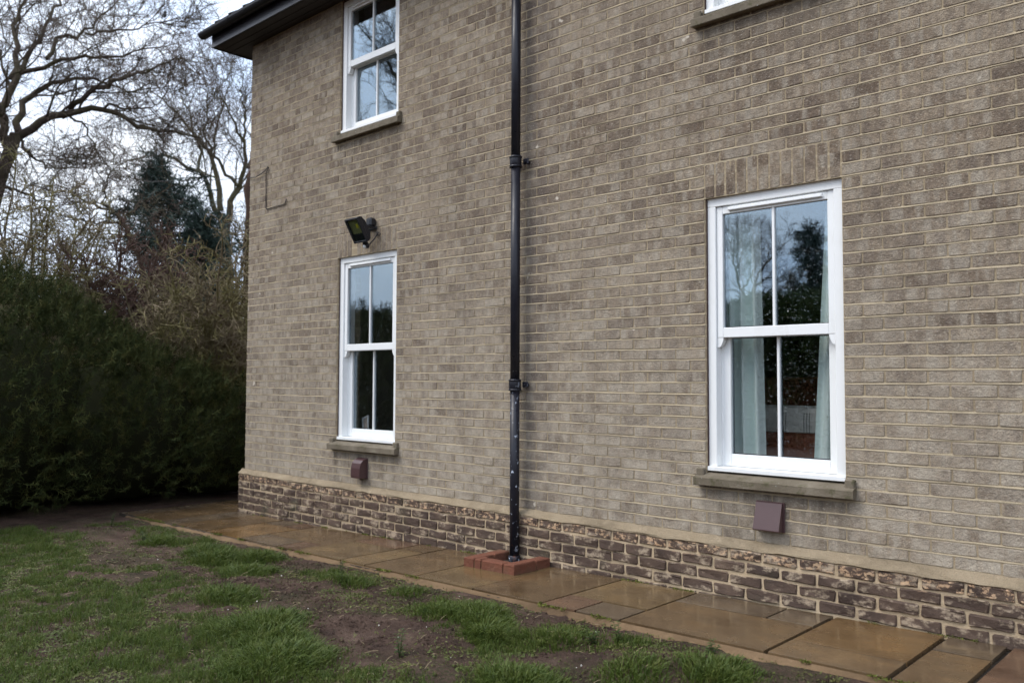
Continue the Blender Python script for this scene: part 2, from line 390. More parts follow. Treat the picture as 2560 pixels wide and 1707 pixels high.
M['laurel'] = m_leaf('laurel_leaf', [(.3, (.020, .032, .010)), (.7, (.055, .070, .016))], 4, .35, .1)
def m_bark(name, a, b, g, gamt=.5):
    k = NT(name); c = k.mix(k.noise(7, 5, .65), a, b)
    c = k.mix(k.val(k.noise(2.3, 4), .44, .60, 0, gamt), c, g)
    k.set(Base_Color=c, Roughness=.9); k.b.inputs['Specular IOR Level'].default_value = .2
    k.bump(k.noise(35, 5, .7), .6, .02); return k.m
M['bark'] = m_bark('dark_damp_bark', (.036, .027, .021), (.075, .056, .040), (.070, .064, .024))
M['redbrick'] = m_bark('red_gully_brick', (.100, .040, .027), (.205, .080, .046), (.13, .080, .050), .9)
M['bark2'] = m_bark('grey_green_bark', (.060, .052, .034), (.115, .098, .060), (.085, .080, .030))
M['twig'] = m_bark('purplish_brown_twig', (.075, .052, .044), (.125, .092, .074), (.090, .080, .038))
M['lichen'] = m_bark('lichened_twig', (.105, .080, .050), (.200, .158, .098), (.150, .138, .044), .7)
M['russet'] = m_bark('russet_brown_twig', (.060, .034, .026), (.105, .062, .045), (.07, .045, .03))

# ------------------------------------------------------------------ the ground
def zpath(x): return .0178 * np.clip(x, -1.5, 9.0)
SOIL = [(.1, -1.62, .35, .16), (-.4, -1.75, .3, .2), (2.38, -2.32, .28, .16), (3.82, -2.31, .15, .10), (4.5, -1.95, .42, .22), (5.22, -1.90, .22, .17),
        (5.5, -2.15, .35, .12), (6.25, -1.44, .33, .15), (2.4, -1.84, .3, .13), (4.75, -2.2, .3, .14), (1.2, -1.55, .5, .13), (3.1, -1.85, .3, .12), (6.0, -1.75, .25, .2), (1.6, -2.0, .35, .12), (3.4, -1.55, .25, .09)]
HILLS = [(3.82, -2.31, .13, .055), (5.22, -1.90, .17, .080), (6.27, -1.45, .20, .065), (2.36, -2.36, .2, .04), (3.15, -1.82, .18, .05), (4.45, -2.0, .3, .035), (.1, -1.6, .3, .04), (5.55, -2.2, .2, .04), (3.62, -1.4, .12, .04)]
TUFTS = [(4.86, -2.57, .26, 1.), (4.30, -2.32, .25, .9), (4.55, -2.42, .2, .9), (5.14, -1.40, .16, .95), (5.30, -1.58, .13, 1.), (4.76, -1.36, .20, .7), (4.98, -1.28, .18, .8), (6.55, -1.32, .20, .8),
         (2.49, -1.26, .17, .9), (1.79, -1.36, .20, .7), (2.2, -1.52, .2, .8), (2.9, -1.62, .2, .6), (5.92, -1.98, .22, .8), (6.3, -1.62, .18, .7), (3.45, -2.05, .22, .7), (1.0, -1.45, .15, .7), (3.75, -1.28, .16, .5), (4.2, -1.2, .15, .5), (5.6, -1.3, .2, .5)]
def gz(x, y):
    """height of the soil"""
    x = np.asarray(x, float); y = np.asarray(y, float)
    z = zpath(x) - .035 + .05 * (fbm(x * .9, y * .9, 3) - .5) + .030 * (fbm(x * 5, y * 5, 9) - .5) + .030 * (fbm(x * 16, y * 16, 5, 3) - .5)
    for hx, hy, r, h in HILLS:
        d2 = ((x - hx) ** 2 + (y - hy) ** 2) / r ** 2
        z = z + h * np.exp(-d2) * (.7 + .6 * fbm(x * 14, y * 14, 12, 3))
    w = sstep(-1.10, -.93, y) * (x > -1.4)                       # meets the paving
    z = z * (1 - w) + w * (zpath(x) - .03)
    under = (y > -.93) & (x > -1.05)
    z = np.where(under, zpath(x) - .075, z)
    far = sstep(12, 40, np.hypot(x - 3, y + 2)); return z * (1 - far) + far * -.1
def axis(a, b, step, far):
    core = np.arange(a, b + step / 2, step)
    return np.concatenate([a - np.array(far)[::-1], core, b + np.array(far)])
far = [.2, .5, 1, 2, 4, 8, 15, 30, 60, 120, 250, 500]
gx, gy = axis(-2.4, 8.6, .03, far), axis(-4.6, -.88, .03, far)
GX, GY = np.meshgrid(gx, gy); nx, ny = len(gx), len(gy)
V = np.stack([GX, GY, gz(GX, GY)], -1).reshape(-1, 3)
ii = (np.arange(ny - 1)[:, None] * nx + np.arange(nx - 1)[None]).ravel()
ground = mk('ground', V, [np.stack([ii, ii + 1, ii + nx + 1, ii + nx], 1)], M['soil'], None, True)
tag(ground, 'bare damp brown soil and molehills of the patchy lawn', kind='structure')

# ------------------------------------------------------------------ the paved path
V, F = [], []
def slope_box(x0, x1, y0, y1, t0, t1, b=.0025, jit=.0015):
    """box whose top and bottom follow the slope of the path; returns verts, faces"""
    P = []
    for (ax, ay, zt) in ((0, 0, t0), (b, b, t1)):
        for xx, yy in ((x0 + ax, y0 + ay), (x1 - ax, y0 + ay), (x1 - ax, y1 - ay), (x0 + ax, y1 - ay)):
            P.append((xx, yy, float(zpath(xx)) + zt))
    for xx, yy in ((x0, y0), (x1, y0), (x1, y1), (x0, y1)): P.append((xx, yy, float(zpath(xx)) + t1 - b))
    P = np.array(P); P[4:8, 2] += rng.uniform(-jit, jit, 4)
    f = [(3, 2, 1, 0), (4, 5, 6, 7)]
    for i in range(4):
        j = (i + 1) % 4; f += [(i, j, 8 + j, 8 + i), (8 + i, 8 + j, 4 + j, 4 + i)]
    return P, np.array(f)
P, f = slope_box(-1.02, 10.6, -.925, 1.6, -.09, -.0038, .001, 0)
P[:, 1] = np.where(P[:, 1] > 0, 1.6, P[:, 1])
path = mk('path', P, [f], M['joint']); tag(path, 'wet sandstone flag path along the foot of the brick wall', kind='structure')
PLAIN, GREY, OCHRE, RED, PALE = (.104, .067, .035), (.100, .072, .046), (.128, .076, .033), (.096, .056, .035), (.120, .080, .040)
slabs = [(-.70, -.085, -.915, -.06, PLAIN), (-.075, .31, -.91, -.06, GREY), (.32, .905, -.91, -.06, PLAIN),
         (.915, 1.53, -.91, -.30, OCHRE), (.915, 1.265, -.29, -.06, GREY), (1.275, 1.53, -.29, -.06, RED),
         (1.54, 2.135, -.915, -.625, GREY), (1.54, 2.455, -.615, -.06, PLAIN), (2.145, 2.40, -.915, -.625, RED),
         (2.465, 3.055, -.915, -.345, PALE), (2.41, 2.455, -.915, -.625, PALE), (2.465, 3.04, -.335, -.06, RED), (3.065, 3.36, -.915, -.325, PALE), (3.05, 3.35, -.315, -.06, PLAIN),
         (3.37, 3.94, -.915, -.06, PLAIN), (3.95, 4.52, -.915, -.06, PALE), (4.53, 5.12, -.915, -.06, PLAIN),
         (5.13, 5.385, -.915, -.635, RED), (5.395, 5.70, -.915, -.645, GREY), (5.13, 5.70, -.625, -.06, PALE),
         (5.715, 6.58, -.915, -.345, PLAIN), (5.715, 6.305, -.335, -.06, GREY), (6.315, 6.58, -.335, -.06, GREY),
         (6.60, 7.165, -.63, -.06, OCHRE), (6.60, 7.165, -.915, -.64, PLAIN), (7.19, 7.455, -.345, -.06, GREY), (7.19, 7.455, -.915, -.355, PLAIN),
         (7.485, 8.07, -.915, -.06, RED), (8.09, 8.66, -.915, -.06, PLAIN), (8.68, 9.55, -.915, -.5, GREY), (8.68, 9.55, -.49, -.06, PLAIN), (9.57, 10.5, -.915, -.06, PALE),
         (-1.0, -.075, -.05, .55, PLAIN), (-1.0, -.075, .56, 1.2, GREY), (-1.0, -.71, -.915, -.06, GREY)]
for s in slabs:
    P, f = slope_box(s[0] + .002, s[1] - .001, s[2] + .002, s[3] - .001, -.04, rng.uniform(-.001, .0015), .0006, .0008)
    o = mk('paving_stone', P, [f], M['slab'], path); j = rng.uniform(.9, 1.1); o.color = (*[c * j for c in s[4]], 1)
# sandy haunching along the lawn edge of the path
xs = np.arange(-.8, 10.5, .03); n = len(xs)
wv = .012 + .085 * sstep(.32, .7, fbm(xs * 3.5, xs * 0, 21)) + .03 * fbm(xs * 19, xs * 0, 24)
rows = [(-.918, np.zeros(n) - .010), (-.918 - wv * .5, -.012 - .022 * fbm(xs * 14, xs * 0, 22)), (-.918 - wv, np.zeros(n) - .055), (-.918 - wv - .02, np.zeros(n) - .12)]
V = np.concatenate([np.stack([xs, np.broadcast_to(y, n), zpath(xs) + z + (rng.uniform(-.009, .009, n) if i else 0)], 1) for i, (y, z) in enumerate(rows)])
ii = np.concatenate([np.arange(n - 1) + k * n for k in range(3)])
edging = mk('path_edging', V, [np.stack([ii, ii + n, ii + n + 1, ii + 1], 1)], M['haunch'], None, True)
tag(edging, 'crumbly sandy mortar edging between lawn and path', kind='structure')

# ------------------------------------------------------------------ the house
house = empty('brick_house', (0, 0, 0))
tag(house, 'two storey grey brown brick house with white sash windows', 'house')
WR, TOP = 10.35, 63                                     # right end of the wall, number of courses
OPEN = [(7.5, 11.5, 5, 29, 3), (25.5, 29.5, 5, 29, 3), (7.5, 11.5, 45, TOP + 1, 0), (25.5, 29.5, 45, TOP + 1, 0)]   # in bricks and courses; last: lintel courses
def wall_boxes(y0, y1):
    """rectangles of wall round the openings"""
    xs = sorted({.004, WR} | {u * BW for o in OPEN for u in o[:2]}); zs = sorted({-.5, TOP * CH + .06} | {min(v * CH, TOP * CH + .06) for o in OPEN for v in o[2:4]})
    V, F = [], []
    for a, b in zip(xs[:-1], xs[1:]):
        run = None
        cells = []
        for c, d in zip(zs[:-1], zs[1:]):
            mx_, mz_ = (a + b) / 2, (c + d) / 2
            cells.append((c, d, any(o[0] * BW < mx_ < o[1] * BW and o[2] * CH < mz_ < o[3] * CH for o in OPEN)))
        for c, d, hole in cells:
            if not hole:
                if run and abs(run[1] - c) < 1e-9: run[1] = d
                else:
                    if run: V.append((a, b, *run))
                    run = [c, d]
        if run: V.append((a, b, *run))
    return V
mb = MB()
for a, b, c, d in wall_boxes(0, 0): mb.box(a, b, .0035, .28, ZB + c, ZB + d, 0)
wall = mb.build('wall', M['mortar'], house)

def brick_arrays(L, H, D, seed, ch=.0028, round_=.006, jit=.0014, dome=.0015):
    r = np.random.default_rng(seed); a, b, c = L / 2, H / 2, round_
    o = np.array([(-a, -b + c), (-a + c, -b), (0, -b), (a - c, -b), (a, -b + c), (a, b - c), (a - c, b), (0, b), (-a + c, b), (-a, b - c)])
    n = len(o); o = o + r.uniform(-jit, jit, o.shape)
    inn = o * np.array([(a - ch) / a, (b - ch) / b]) + r.uniform(-jit * .7, jit * .7, o.shape)
    yf = r.uniform(-dome, dome, n)
    V = np.concatenate([np.stack([inn[:, 0], yf, inn[:, 1]], 1), np.stack([o[:, 0], np.full(n, ch) + r.uniform(-.001, .001, n), o[:, 1]], 1), np.stack([o[:, 0], np.full(n, D), o[:, 1]], 1)])
    i = np.arange(n); j = (i + 1) % n
    Q = np.concatenate([np.stack([i, i + n, j + n, j], 1)[:, ::-1], np.stack([i + n, i + 2 * n, j + 2 * n, j + n], 1)[:, ::-1]])
    return V, Q, i[None, :]
class BrickKit:
    """alike bricks share their meshes; those past the limit are joined into one part"""
    def __init__(s, mat, D=.09, nv=8, joint=.0108, **kw): s.mat, s.D, s.nv, s.joint, s.jx, s.kw, s.cache, s.joined = mat, D, nv, joint, kw.pop('jx', joint), kw, {}, []
    def arrays(s, L, H, k):
        key = (round(L, 4), round(H, 4), k)
        if key not in s.cache: s.cache[key] = [*brick_arrays(L, H, s.D, hash(key) & 0xffff, **s.kw), None]
        return s.cache[key]
    def place(s, x0, x1, z0, z1, y, name, parent, single, k, tilt=0.):
        L, H = x1 - x0 - s.jx, z1 - z0 - s.joint; A = s.arrays(L, H, k)
        loc = np.array([(x0 + x1) / 2, y, (z0 + z1) / 2])
        if single:
            if A[3] is None:
                o = mk(name, A[0], [A[2], A[1]], s.mat, parent); A[3] = o.data
            else: o = obj(name, A[3], parent)
            o.location = loc; o.rotation_euler = (0, tilt, 0); return o
        ct, st = math.cos(tilt), math.sin(tilt); W = A[0].copy(); W[:, 0], W[:, 2] = A[0][:, 0] * ct + A[0][:, 2] * st, -A[0][:, 0] * st + A[0][:, 2] * ct
        s.joined.append((W + loc, A[1], A[2]))
    def join(s, name, parent):
        V, Q, G, n = [], [], [], 0
        for v, q, g in s.joined: V.append(v); Q.append(q + n); G.append(g + n); n += len(v)
        o = mk(name, np.concatenate(V), [np.concatenate(G), np.concatenate(Q)], s.mat, parent); tag(o, kind='stuff'); return o

def size_in_view(x, z):
    d = np.array([x, 0, z]) - CAM; w = d @ _fw
    u, v = FPX * (d @ _rt) / w, FPX * (d @ _up) / w
    return 1 / w ** 2 * (4.886 / np.linalg.norm(d)) if abs(u) < 1275 and abs(v) < 850 and w > 0 else 0
cells = []
for r in range(TOP):
    u = 0.0; first = 1.0 if r % 2 == 0 else .5
    edges = [0.0]; u = first
    while u * BW < WR - .01: edges.append(u); u += 1.0
    edges.append(WR / BW)
    blocks = []
    for a, b, v0, v1, lin in OPEN:
        if v0 <= r < v1: blocks.append((a, b))
        elif lin and v1 <= r < v1 + lin: blocks.append((a, b))
    for a, b in zip(edges[:-1], edges[1:]):
        segs = [(a, b)]
        for p, q in blocks:
            nw = []
            for s0, s1 in segs:
                if s1 <= p + 1e-6 or s0 >= q - 1e-6: nw.append((s0, s1))
                else:
                    if s0 < p - 1e-6: nw.append((s0, p))
                    if s1 > q + 1e-6: nw.append((q, s1))
            segs = nw
        for s0, s1 in segs:
            if s1 - s0 > .1: cells.append((r, s0, s1, size_in_view((s0 + s1) / 2 * BW, ZB + (r + .5) * CH)))
order = sorted(range(len(cells)), key=lambda i: -cells[i][3]); single = set(order[:300])
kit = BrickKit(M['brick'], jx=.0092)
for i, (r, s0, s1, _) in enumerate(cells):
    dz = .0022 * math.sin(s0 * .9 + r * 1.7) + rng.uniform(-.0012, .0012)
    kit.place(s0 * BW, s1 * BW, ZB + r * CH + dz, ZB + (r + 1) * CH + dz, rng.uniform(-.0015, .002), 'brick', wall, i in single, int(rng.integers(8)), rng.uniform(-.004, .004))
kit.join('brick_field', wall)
# weathered bed joints: the lower lip of each mortar bed stands proud of the brick below it
V, F, nb_ = [], [], 0
for r in range(1, TOP):
    spans = [(0.0, WR)]
    for a, b, v0, v1, lin in OPEN:
        if v0 <= r <= v1 + lin:
            nw = []
            for p, q in spans:
                if q <= a * BW or p >= b * BW: nw.append((p, q))
                else: nw += [(p, a * BW - .001), (b * BW + .001, q)]
            spans = nw
    for p, q in spans:
        xs = np.linspace(p, q, max(3, int((q - p) / .07))); n = len(xs); z = ZB + r * CH + .0022 * np.sin(xs / BW * .9 + r * 1.7) + rng.uniform(-.0013, .0013, n)
        lip = -.0012 + .0036 * fbm(xs * 5, xs * 0 + r * 3.7, 70, 3); hb = .0046 + .0014 * rng.uniform(-1, 1, n)
        prof = [(np.full(n, .006), z + hb), (np.full(n, .0015), z + hb * .9), (-lip, z - hb * .75), (np.full(n, .006), z - hb * 1.0)]
        V.append(np.concatenate([np.stack([xs, np.broadcast_to(y, n), zz], 1) for y, zz in prof]))
        ii = np.concatenate([np.arange(n - 1) + k * n for k in range(3)]); F.append(np.stack([ii, ii + n, ii + n + 1, ii + 1], 1) + nb_); nb_ += 4 * n
tag(mk('bed_joints', np.concatenate(V), [np.concatenate(F)], M['mortar'], wall), kind='stuff')
# return wall round the corner and the back of the house
mb = MB().box(.012, .28, .29, 7.5, -.1, ZB + TOP * CH + .05, 0).box(.3, WR, 7.2, 7.5, -.1, ZB + TOP * CH + .05, 0).box(WR - .29, WR - .01, .3, 7.19, -.1, ZB + TOP * CH + .05, 0)
mb.build('return_wall', M['brick'], house)
# soldier-course lintels
lk = BrickKit(M['brick'], joint=.009)
for a, b, v0, v1, lin in OPEN[:2]:
    lint = MB().box(a * BW + .002, b * BW - .002, .007, .2, ZB + v1 * CH + .002, ZB + (v1 + 3) * CH - .002, 0).build('lintel', M['mortar'], house)
    nb = 12; w = (b - a) * BW / nb
    for i in range(nb):
        x0 = a * BW + i * w; lk.place(x0, x0 + w, ZB + v1 * CH - .002, ZB + (v1 + 3) * CH + .001, rng.uniform(0, .003), 'lintel_brick', lint, True, int(rng.integers(6)))
# plinth
YP = -.05; PT = ZB - .047
plinth = MB().box(-.042, WR + .04, YP + .010, .004, -.12, PT - .004, 0).box(-.042, .011, .0045, 7.5, -.12, PT - .004, 0).build('plinth', M['plinth_mortar'], house)
pk = BrickKit(M['plinth'], D=.045, joint=.015, round_=.007, jit=.0048, ch=.006, dome=.004)
for r in range(7):
    z1 = PT - r * CH * 1.0; u = -.045 / BW + (.5 if r % 2 == 0 else 1.)
    edges = [-.052 / BW, u]
    while edges[-1] * BW < WR: edges.append(edges[-1] + 1)
    for a, b in zip(edges[:-1], edges[1:]):
        if z1 - .01 < float(zpath(a * BW)): continue
        dz = .003 * math.sin(a * .8 + r) + rng.uniform(-.003, .003)
        pk.place(a * BW, b * BW, z1 - CH + dz, z1 + dz, YP + rng.uniform(-.003, .003), 'plinth_brick', plinth, True, int(rng.integers(8)), rng.uniform(-.008, .008))
# sloping mortar fillet on top of the plinth
xs = np.arange(-.05, WR, .045); n = len(xs); xs[-1] = WR
prof = [(.02, .004), (-.003, .002), (-.022, -.016), (-.047, -.036), (-.052, -.046), (-.04, -.054), (.02, -.054)]
V = np.concatenate([np.stack([xs, np.full(n, y) + (.010 * (fbm(xs * 9, xs * 0, 40 + i) - .5) * 2 if 0 < i < 5 else 0), np.full(n, ZB + z) + (.022 * (fbm(xs * 7, xs * 0, 50 + i) - .5) if 0 < i < 5 else 0)], 1) for i, (y, z) in enumerate(prof)])
m_ = len(prof); ii = np.concatenate([np.arange(n - 1) + k * n for k in range(m_ - 1)])
mk('mortar_fillet', V, [np.stack([ii, ii + 1, ii + n + 1, ii + n], 1)], M['fillet'], house, False)

# ------------------------------------------------------------------ windows
def window(x0, z0, w, h, mid):
    """white sliding sash window; mid: height of the meeting rail above z0"""
    Y0 = .030
    x1, z1 = x0 + w, z0 + h
    fr = MB()
    j = .062
    fr.box(x0 + .004, x0 + j, Y0, .17, z0 + .03, z1 - j, .003).box(x1 - j, x1 - .004, Y0, .17, z0 + .03, z1 - j, .003)
    fr.box(x0 + .004, x1 - .004, Y0, .17, z1 - j, z1 - .004, .003)
    fr.box(x0 + .004, x1 - .004, Y0 - .022, .17, z0 + .002, z0 + .03, .003)          # sill of the frame
    fr.box(x0 + j - .001, x0 + j + .012, Y0 + .062, .165, z0 + .031, z0 + mid, .002).box(x1 - j - .012, x1 - j + .001, Y0 + .062, .165, z0 + .031, z0 + mid, .002)
    frame = fr.build('sash_window', M['upvc'], house)
    MB().box(x0 - .001, x0 + .004, Y0 - .008, .1, z0, z1 + .004, 0).box(x0 + .004, x1 - .004, Y0 - .004, .1, z1 - .004, z1 + .004, 0).box(x1 - .004, x1 + .001, Y0 - .008, .1, z0, z1 + .004, 0).build('sealant', M['seal'], frame)
    zm = z0 + mid
    def sash(name, ya, yb, za, zb, st, bot, top, a, b):
        s = MB().box(a, a + st, ya, yb, za, zb, .003).box(b - st, b, ya, yb, za, zb, .003)
        s.box(a + st, b - st, ya + .001, yb, za, za + bot, .003).box(a + st, b - st, ya + .001, yb, zb - top, zb, .003)
        o = s.build(name, M['upvc'], frame)
        c = (a + b) / 2
        MB().box(c - .009, c + .009, ya + .006, yb - .004, za + bot, zb - top, .003).build('glazing_bar', M['upvc'], frame)
        for p, q in ((a + st, c - .009), (c + .009, b - st)):
            MB().box(p - .004, q + .004, ya + .018, ya + .024, za + bot - .004, zb - top + .004, 0).build('pane', M['glass'], frame)
            g = MB(); t = .006
            g.box(p, p + t, ya + .025, yb - .006, za + bot, zb - top, 0).box(q - t, q, ya + .025, yb - .006, za + bot, zb - top, 0)
            g.box(p + t, q - t, ya + .025, yb - .006, za + bot, za + bot + t, 0).box(p + t, q - t, ya + .025, yb - .006, zb - top - t, zb - top, 0)
            g.build('gasket', M['gasket'], frame)
        return o
    a, b = x0 + j + .001, x1 - j - .001
    sash('upper_sash', Y0 + .014, Y0 + .058, zm, z1 - j - .002, .042, .064, .050, a, b)
    sash('lower_sash', Y0 + .066, Y0 + .110, z0 + .032, zm + .05, .062, .078, .05, a + .002, b - .002)
    for xx, s in ((a, 1), (b, -1)):                       # moulded horns under the meeting rail
        pr = [(0, 0), (.042, 0), (.040, -.018), (.030, -.040), (.024, -.052), (.012, -.060), (0, -.062)]
        MB().prism([(xx + s * u, zm + v - .0005) for u, v in pr], 'y', Y0 + .016, Y0 + .056).build('horn', M['upvc'], frame)
    MB().box(x0 + .15, x1 - .13, Y0 - .006, Y0 + .022, z1 - j - .036, z1 - j - .014, .004).build('trickle_vent', M['upvc'], frame)
    MB().box((a + b) / 2 + .02, (a + b) / 2 + .075, Y0 + .068, Y0 + .088, zm + .052, zm + .066, .004).build('sash_catch', M['upvc'], frame)
    # stone sill
    s = MB(); zs = z0 - .022
    s.prism([(.10, zs + .020), (.10, zs - .05), (-.055, zs - .066), (-.058, zs - .062), (-.058, zs - .018), (-.052, zs - .012), (.02, zs + .012)], 'x', x0 - .062, x1 + .062)
    s.box(x0 - .058, x0 - .003, -.030, .05, zs - .010, zs + .042, .006).box(x1 + .003, x1 + .058, -.030, .05, zs - .010, zs + .042, .006)
    s.build('window_sill', M['sill'], house)
    return frame
WX = (7.5 * BW, 25.5 * BW); WW = 4 * BW
win_l = window(WX[0], ZB + .408, WW, 1.772, .857); win_r = window(WX[1], ZB + .408, WW, 1.772, .857)
window(WX[0], ZB + 3.405, WW, 1.33, .655); window(WX[1], ZB + 3.405, WW, 1.33, .655)

# raindrops on the outer panes of the lower right window
def raindrops(frame, n, seed):
    r = np.random.default_rng(seed); bm = bmesh.new(); bmesh.ops.create_icosphere(bm, subdivisions=1, radius=1); IV = np.array([v.co[:] for v in bm.verts]); IF = np.array([[v.index for v in f.verts] for f in bm.faces]); bm.free()
    V, F = [], []; x0, z0 = WX[1] if frame is win_r else WX[0], ZB + .408
    for i in range(n):
        up_ = r.uniform() < .5; z = z0 + (r.uniform(.94, 1.38 + .22 * r.uniform()) if up_ else r.uniform(.13, .83)); y = .030 + (.014 if up_ else .066) + .0175
        s_ = r.uniform(.0008, .0020); V.append(IV * s_ * np.array([1, .55, r.uniform(.9, 1.6)]) + np.array([x0 + r.uniform(.115, .785), y, z])); F.append(IF + i * len(IV))
    k = NT('rain_water'); k.set(Base_Color=(1., 1., 1.), Roughness=.02, IOR=1.33); k.b.inputs['Transmission Weight'].default_value = 1.
    tag(mk('raindrops', np.concatenate(V), [np.concatenate(F)], k.m, frame, True), kind='stuff')
raindrops(win_r, 1500, 4); raindrops(win_l, 500, 5)
# rooms behind the windows
def room(x0, x1, z0, z1, y1):
    m = MB(); t = .05; y0 = .285
    m.box(x0, x1, y0, y1, z0 - t, z0, 0).box(x0, x1, y0, y1, z1, z1 + t, 0)
    m.box(x0 - t, x0, y0, y1, z0, z1, 0).box(x1, x1 + t, y0, y1, z0, z1, 0).box(x0, x1, y1, y1 + t, z0, z1, 0)
    return m.build('room', M['room'], house)
room(.6, 4.2, ZB - .2, ZB + 2.4, 4); room(4.6, 8.2, ZB - .2, ZB + 2.4, 4)
room(.6, 4.2, ZB + 2.9, ZB + 4.72, 4); room(4.6, 8.2, ZB + 2.9, ZB + 4.72, 4)

# ------------------------------------------------------------------ eaves, gutter, roof
ZS = ZB + 4.735; YF, XF = -.30, -.36
soff = MB().box(XF + .02, WR + .3, YF + .02, -.001, ZS, ZS + .02, 0).box(XF + .02, -.001, 0, 7.8, ZS, ZS + .02, 0).build('soffit', M['soffit'], house)
for i in range(3):
    yy = YF + .03 + i * .092
    MB().box(XF + .03, WR + .29, yy, yy + .084, ZS - .006, ZS - .0005, .002).build('soffit_board', M['soffit'], soff)
MB().box(XF, WR + .32, YF, YF + .019, ZS - .012, ZS + .17, .003).build('fascia', M['fascia'], house)
MB().box(XF, XF + .019, YF + .020, 7.9, ZS - .012, ZS + .17, .003).build('side_fascia', M['fascia'], house)
g = MB(); pr = []
R = .060; gy_, gz_ = YF - .063, ZS + .15
for t in np.linspace(math.pi, 2 * math.pi, 11): pr.append((gy_ + R * math.cos(t), gz_ + R * .95 * math.sin(t)))
inner = [(gy_ + (R - .006) * math.cos(t), gz_ + (R - .006) * .95 * math.sin(t)) for t in np.linspace(2 * math.pi, math.pi, 11)]
g.prism(pr + inner, 'x', -.45, WR + .4)
g.prism(pr, 'x', -.456, -.449)
gut = g.build('gutter', M['gutter'], house)
for bx in (.18, 1.1, 2.05, 3.0, 4.0, 5.0, 6.0, 7.0, 8.0): MB().prism([(gy_ + (R + .004) * math.cos(t), gz_ + (R + .004) * .95 * math.sin(t)) for t in np.linspace(math.pi - .1, 2 * math.pi + .1, 12)] + [(gy_, gz_ - .02)], 'x', bx, bx + .022).build('gutter_bracket', M['gutter'], gut)
rf = MB(); al = math.radians(33); zr = ZS + .185; depth = 4.1
rv = [(XF - .06, YF - .045, zr), (WR + .35, YF - .045, zr), (WR + .35, 7.9, zr), (XF - .06, 7.9, zr), (3.6, 3.8, zr + depth * math.tan(al)), (WR - 3.6, 3.8, zr + depth * math.tan(al))]
roof = mk('roof', np.array(rv), [np.array([[0, 1, 5, 4], [2, 3, 4, 5]]), np.array([[1, 2, 5], [3, 0, 4]]), np.array([[3, 2, 1, 0]])], M['tile'], house)
tw = .30
for i in range(36):
    x = XF - .07 + i * tw
    Mx = Matrix.Translation((x, YF - .055, zr + rng.uniform(0, .006))) @ Matrix.Rotation(al, 4, 'X')
    t = MB(); t.box(.002, tw - .012, 0, .40, .004, .022, .003); t.box(tw - .045, tw - .004, .0, .40, .0222, .036, .004)
    t.build('roof_tile', M['tile'], roof, Mx)

# ------------------------------------------------------------------ things fixed to the wall
XP, YPp = 4.133, -.085
dp = empty('downpipe', (XP, YPp, 0)); tag(dp, 'black painted downpipe running down the wall between the windows', 'downpipe')
Tm = Matrix.Translation((-XP, -YPp, 0))
brz = [ZB + .952, ZB + 2.684, ZB + 4.30]
zprev = .055
for i, z in enumerate(brz + [ZS + .05]):
    MB().tube([(XP, YPp, zprev), (XP, YPp, z)], .0365, 24).build('pipe_length', M['pipe'], dp, Tm); zprev = z + .0005
for z in brz:
    c = MB(); c.tube([(XP, YPp, z - .045), (XP, YPp, z - .040), (XP, YPp, z + .032), (XP, YPp, z + .04)], [.042, .046, .046, .043], 24)
    c.tube([(XP, YPp, z - .047), (XP, YPp, z - .032)], .049, 24).tube([(XP, YPp, z + .026), (XP, YPp, z + .042)], .049, 24)
    cc = c.build('pipe_socket', M['pipe'], dp, Tm)
    for s in (-1, 1):
        b = MB().box(XP + s * .060 - .028, XP + s * .060 + .028, YPp + .045, YPp + .060, z - .022, z + .026, .006)
        b.tube([(XP + s * .062, YPp + .05, z), (XP + s * .062, .004, z)], .012, 10).tube([(XP + s * .062, YPp + .032, z), (XP + s * .062, YPp + .046, z)], .010, 6)
        b.build('fixing_ear', M['pipe'], dp, Tm)
c = MB().tube([(XP, YPp, .060), (XP, YPp, .072), (XP, YPp, .115), (XP, YPp, .12)], [.044, .047, .047, .040], 24)
c.box(XP - .052, XP + .052, YPp - .05, YPp + .045, -.02, .058, .006); c.build('pipe_shoe', M['pipe'], dp, Tm)

# red brick kerb round the gully at the foot of the pipe
gs = empty('gully_surround', (4.21, -.25, float(zpath(4.2)))); tag(gs, 'low red brick kerb round the drain at the foot of the downpipe', 'brick kerb')
def gbrick(x0, x1, y0, y1):
    v, f = slope_box(x0, x1, y0, y1, -.004, .066, .007, .0025); v = v + rng.uniform(-.0018, .0018, v.shape)
    v[:, 2] += .001; mk('kerb_brick', v - np.array(gs.location), [f], M['redbrick'], gs)
gbrick(3.96, 4.062, -.452, -.235); gbrick(3.96, 4.062, -.222, -.062)
gbrick(4.075, 4.135, -.452, -.350); gbrick(4.148, 4.355, -.452, -.350)
gbrick(4.368, 4.470, -.452, -.222); gbrick(4.368, 4.470, -.209, -.062)
mb = MB()
for x0, x1, y0, y1 in ((3.952, 4.479, -.460, -.345), (3.952, 4.068, -.344, -.058), (4.362, 4.479, -.344, -.058)):
    mb.box(x0, x1, y0, y1, .04, .070, .003); 
mb2 = MB().box(3.965, 4.464, -.446, -.356, .06, .123, .004).box(3.966, 4.056, -.352, -.066, .06, .121, .004).box(4.374, 4.464, -.352, -.066, .06, .123, .004)
mb2.build('kerb_mortar', M['haunch'], gs, Matrix.Translation(-Vector(gs.location)))
mb.bm.free()
MB().box(4.064, 4.366, -.348, -.056, .058, .0785, 0).build('gully_pan', M['joint'], gs, Matrix.Translation(-Vector(gs.location)))

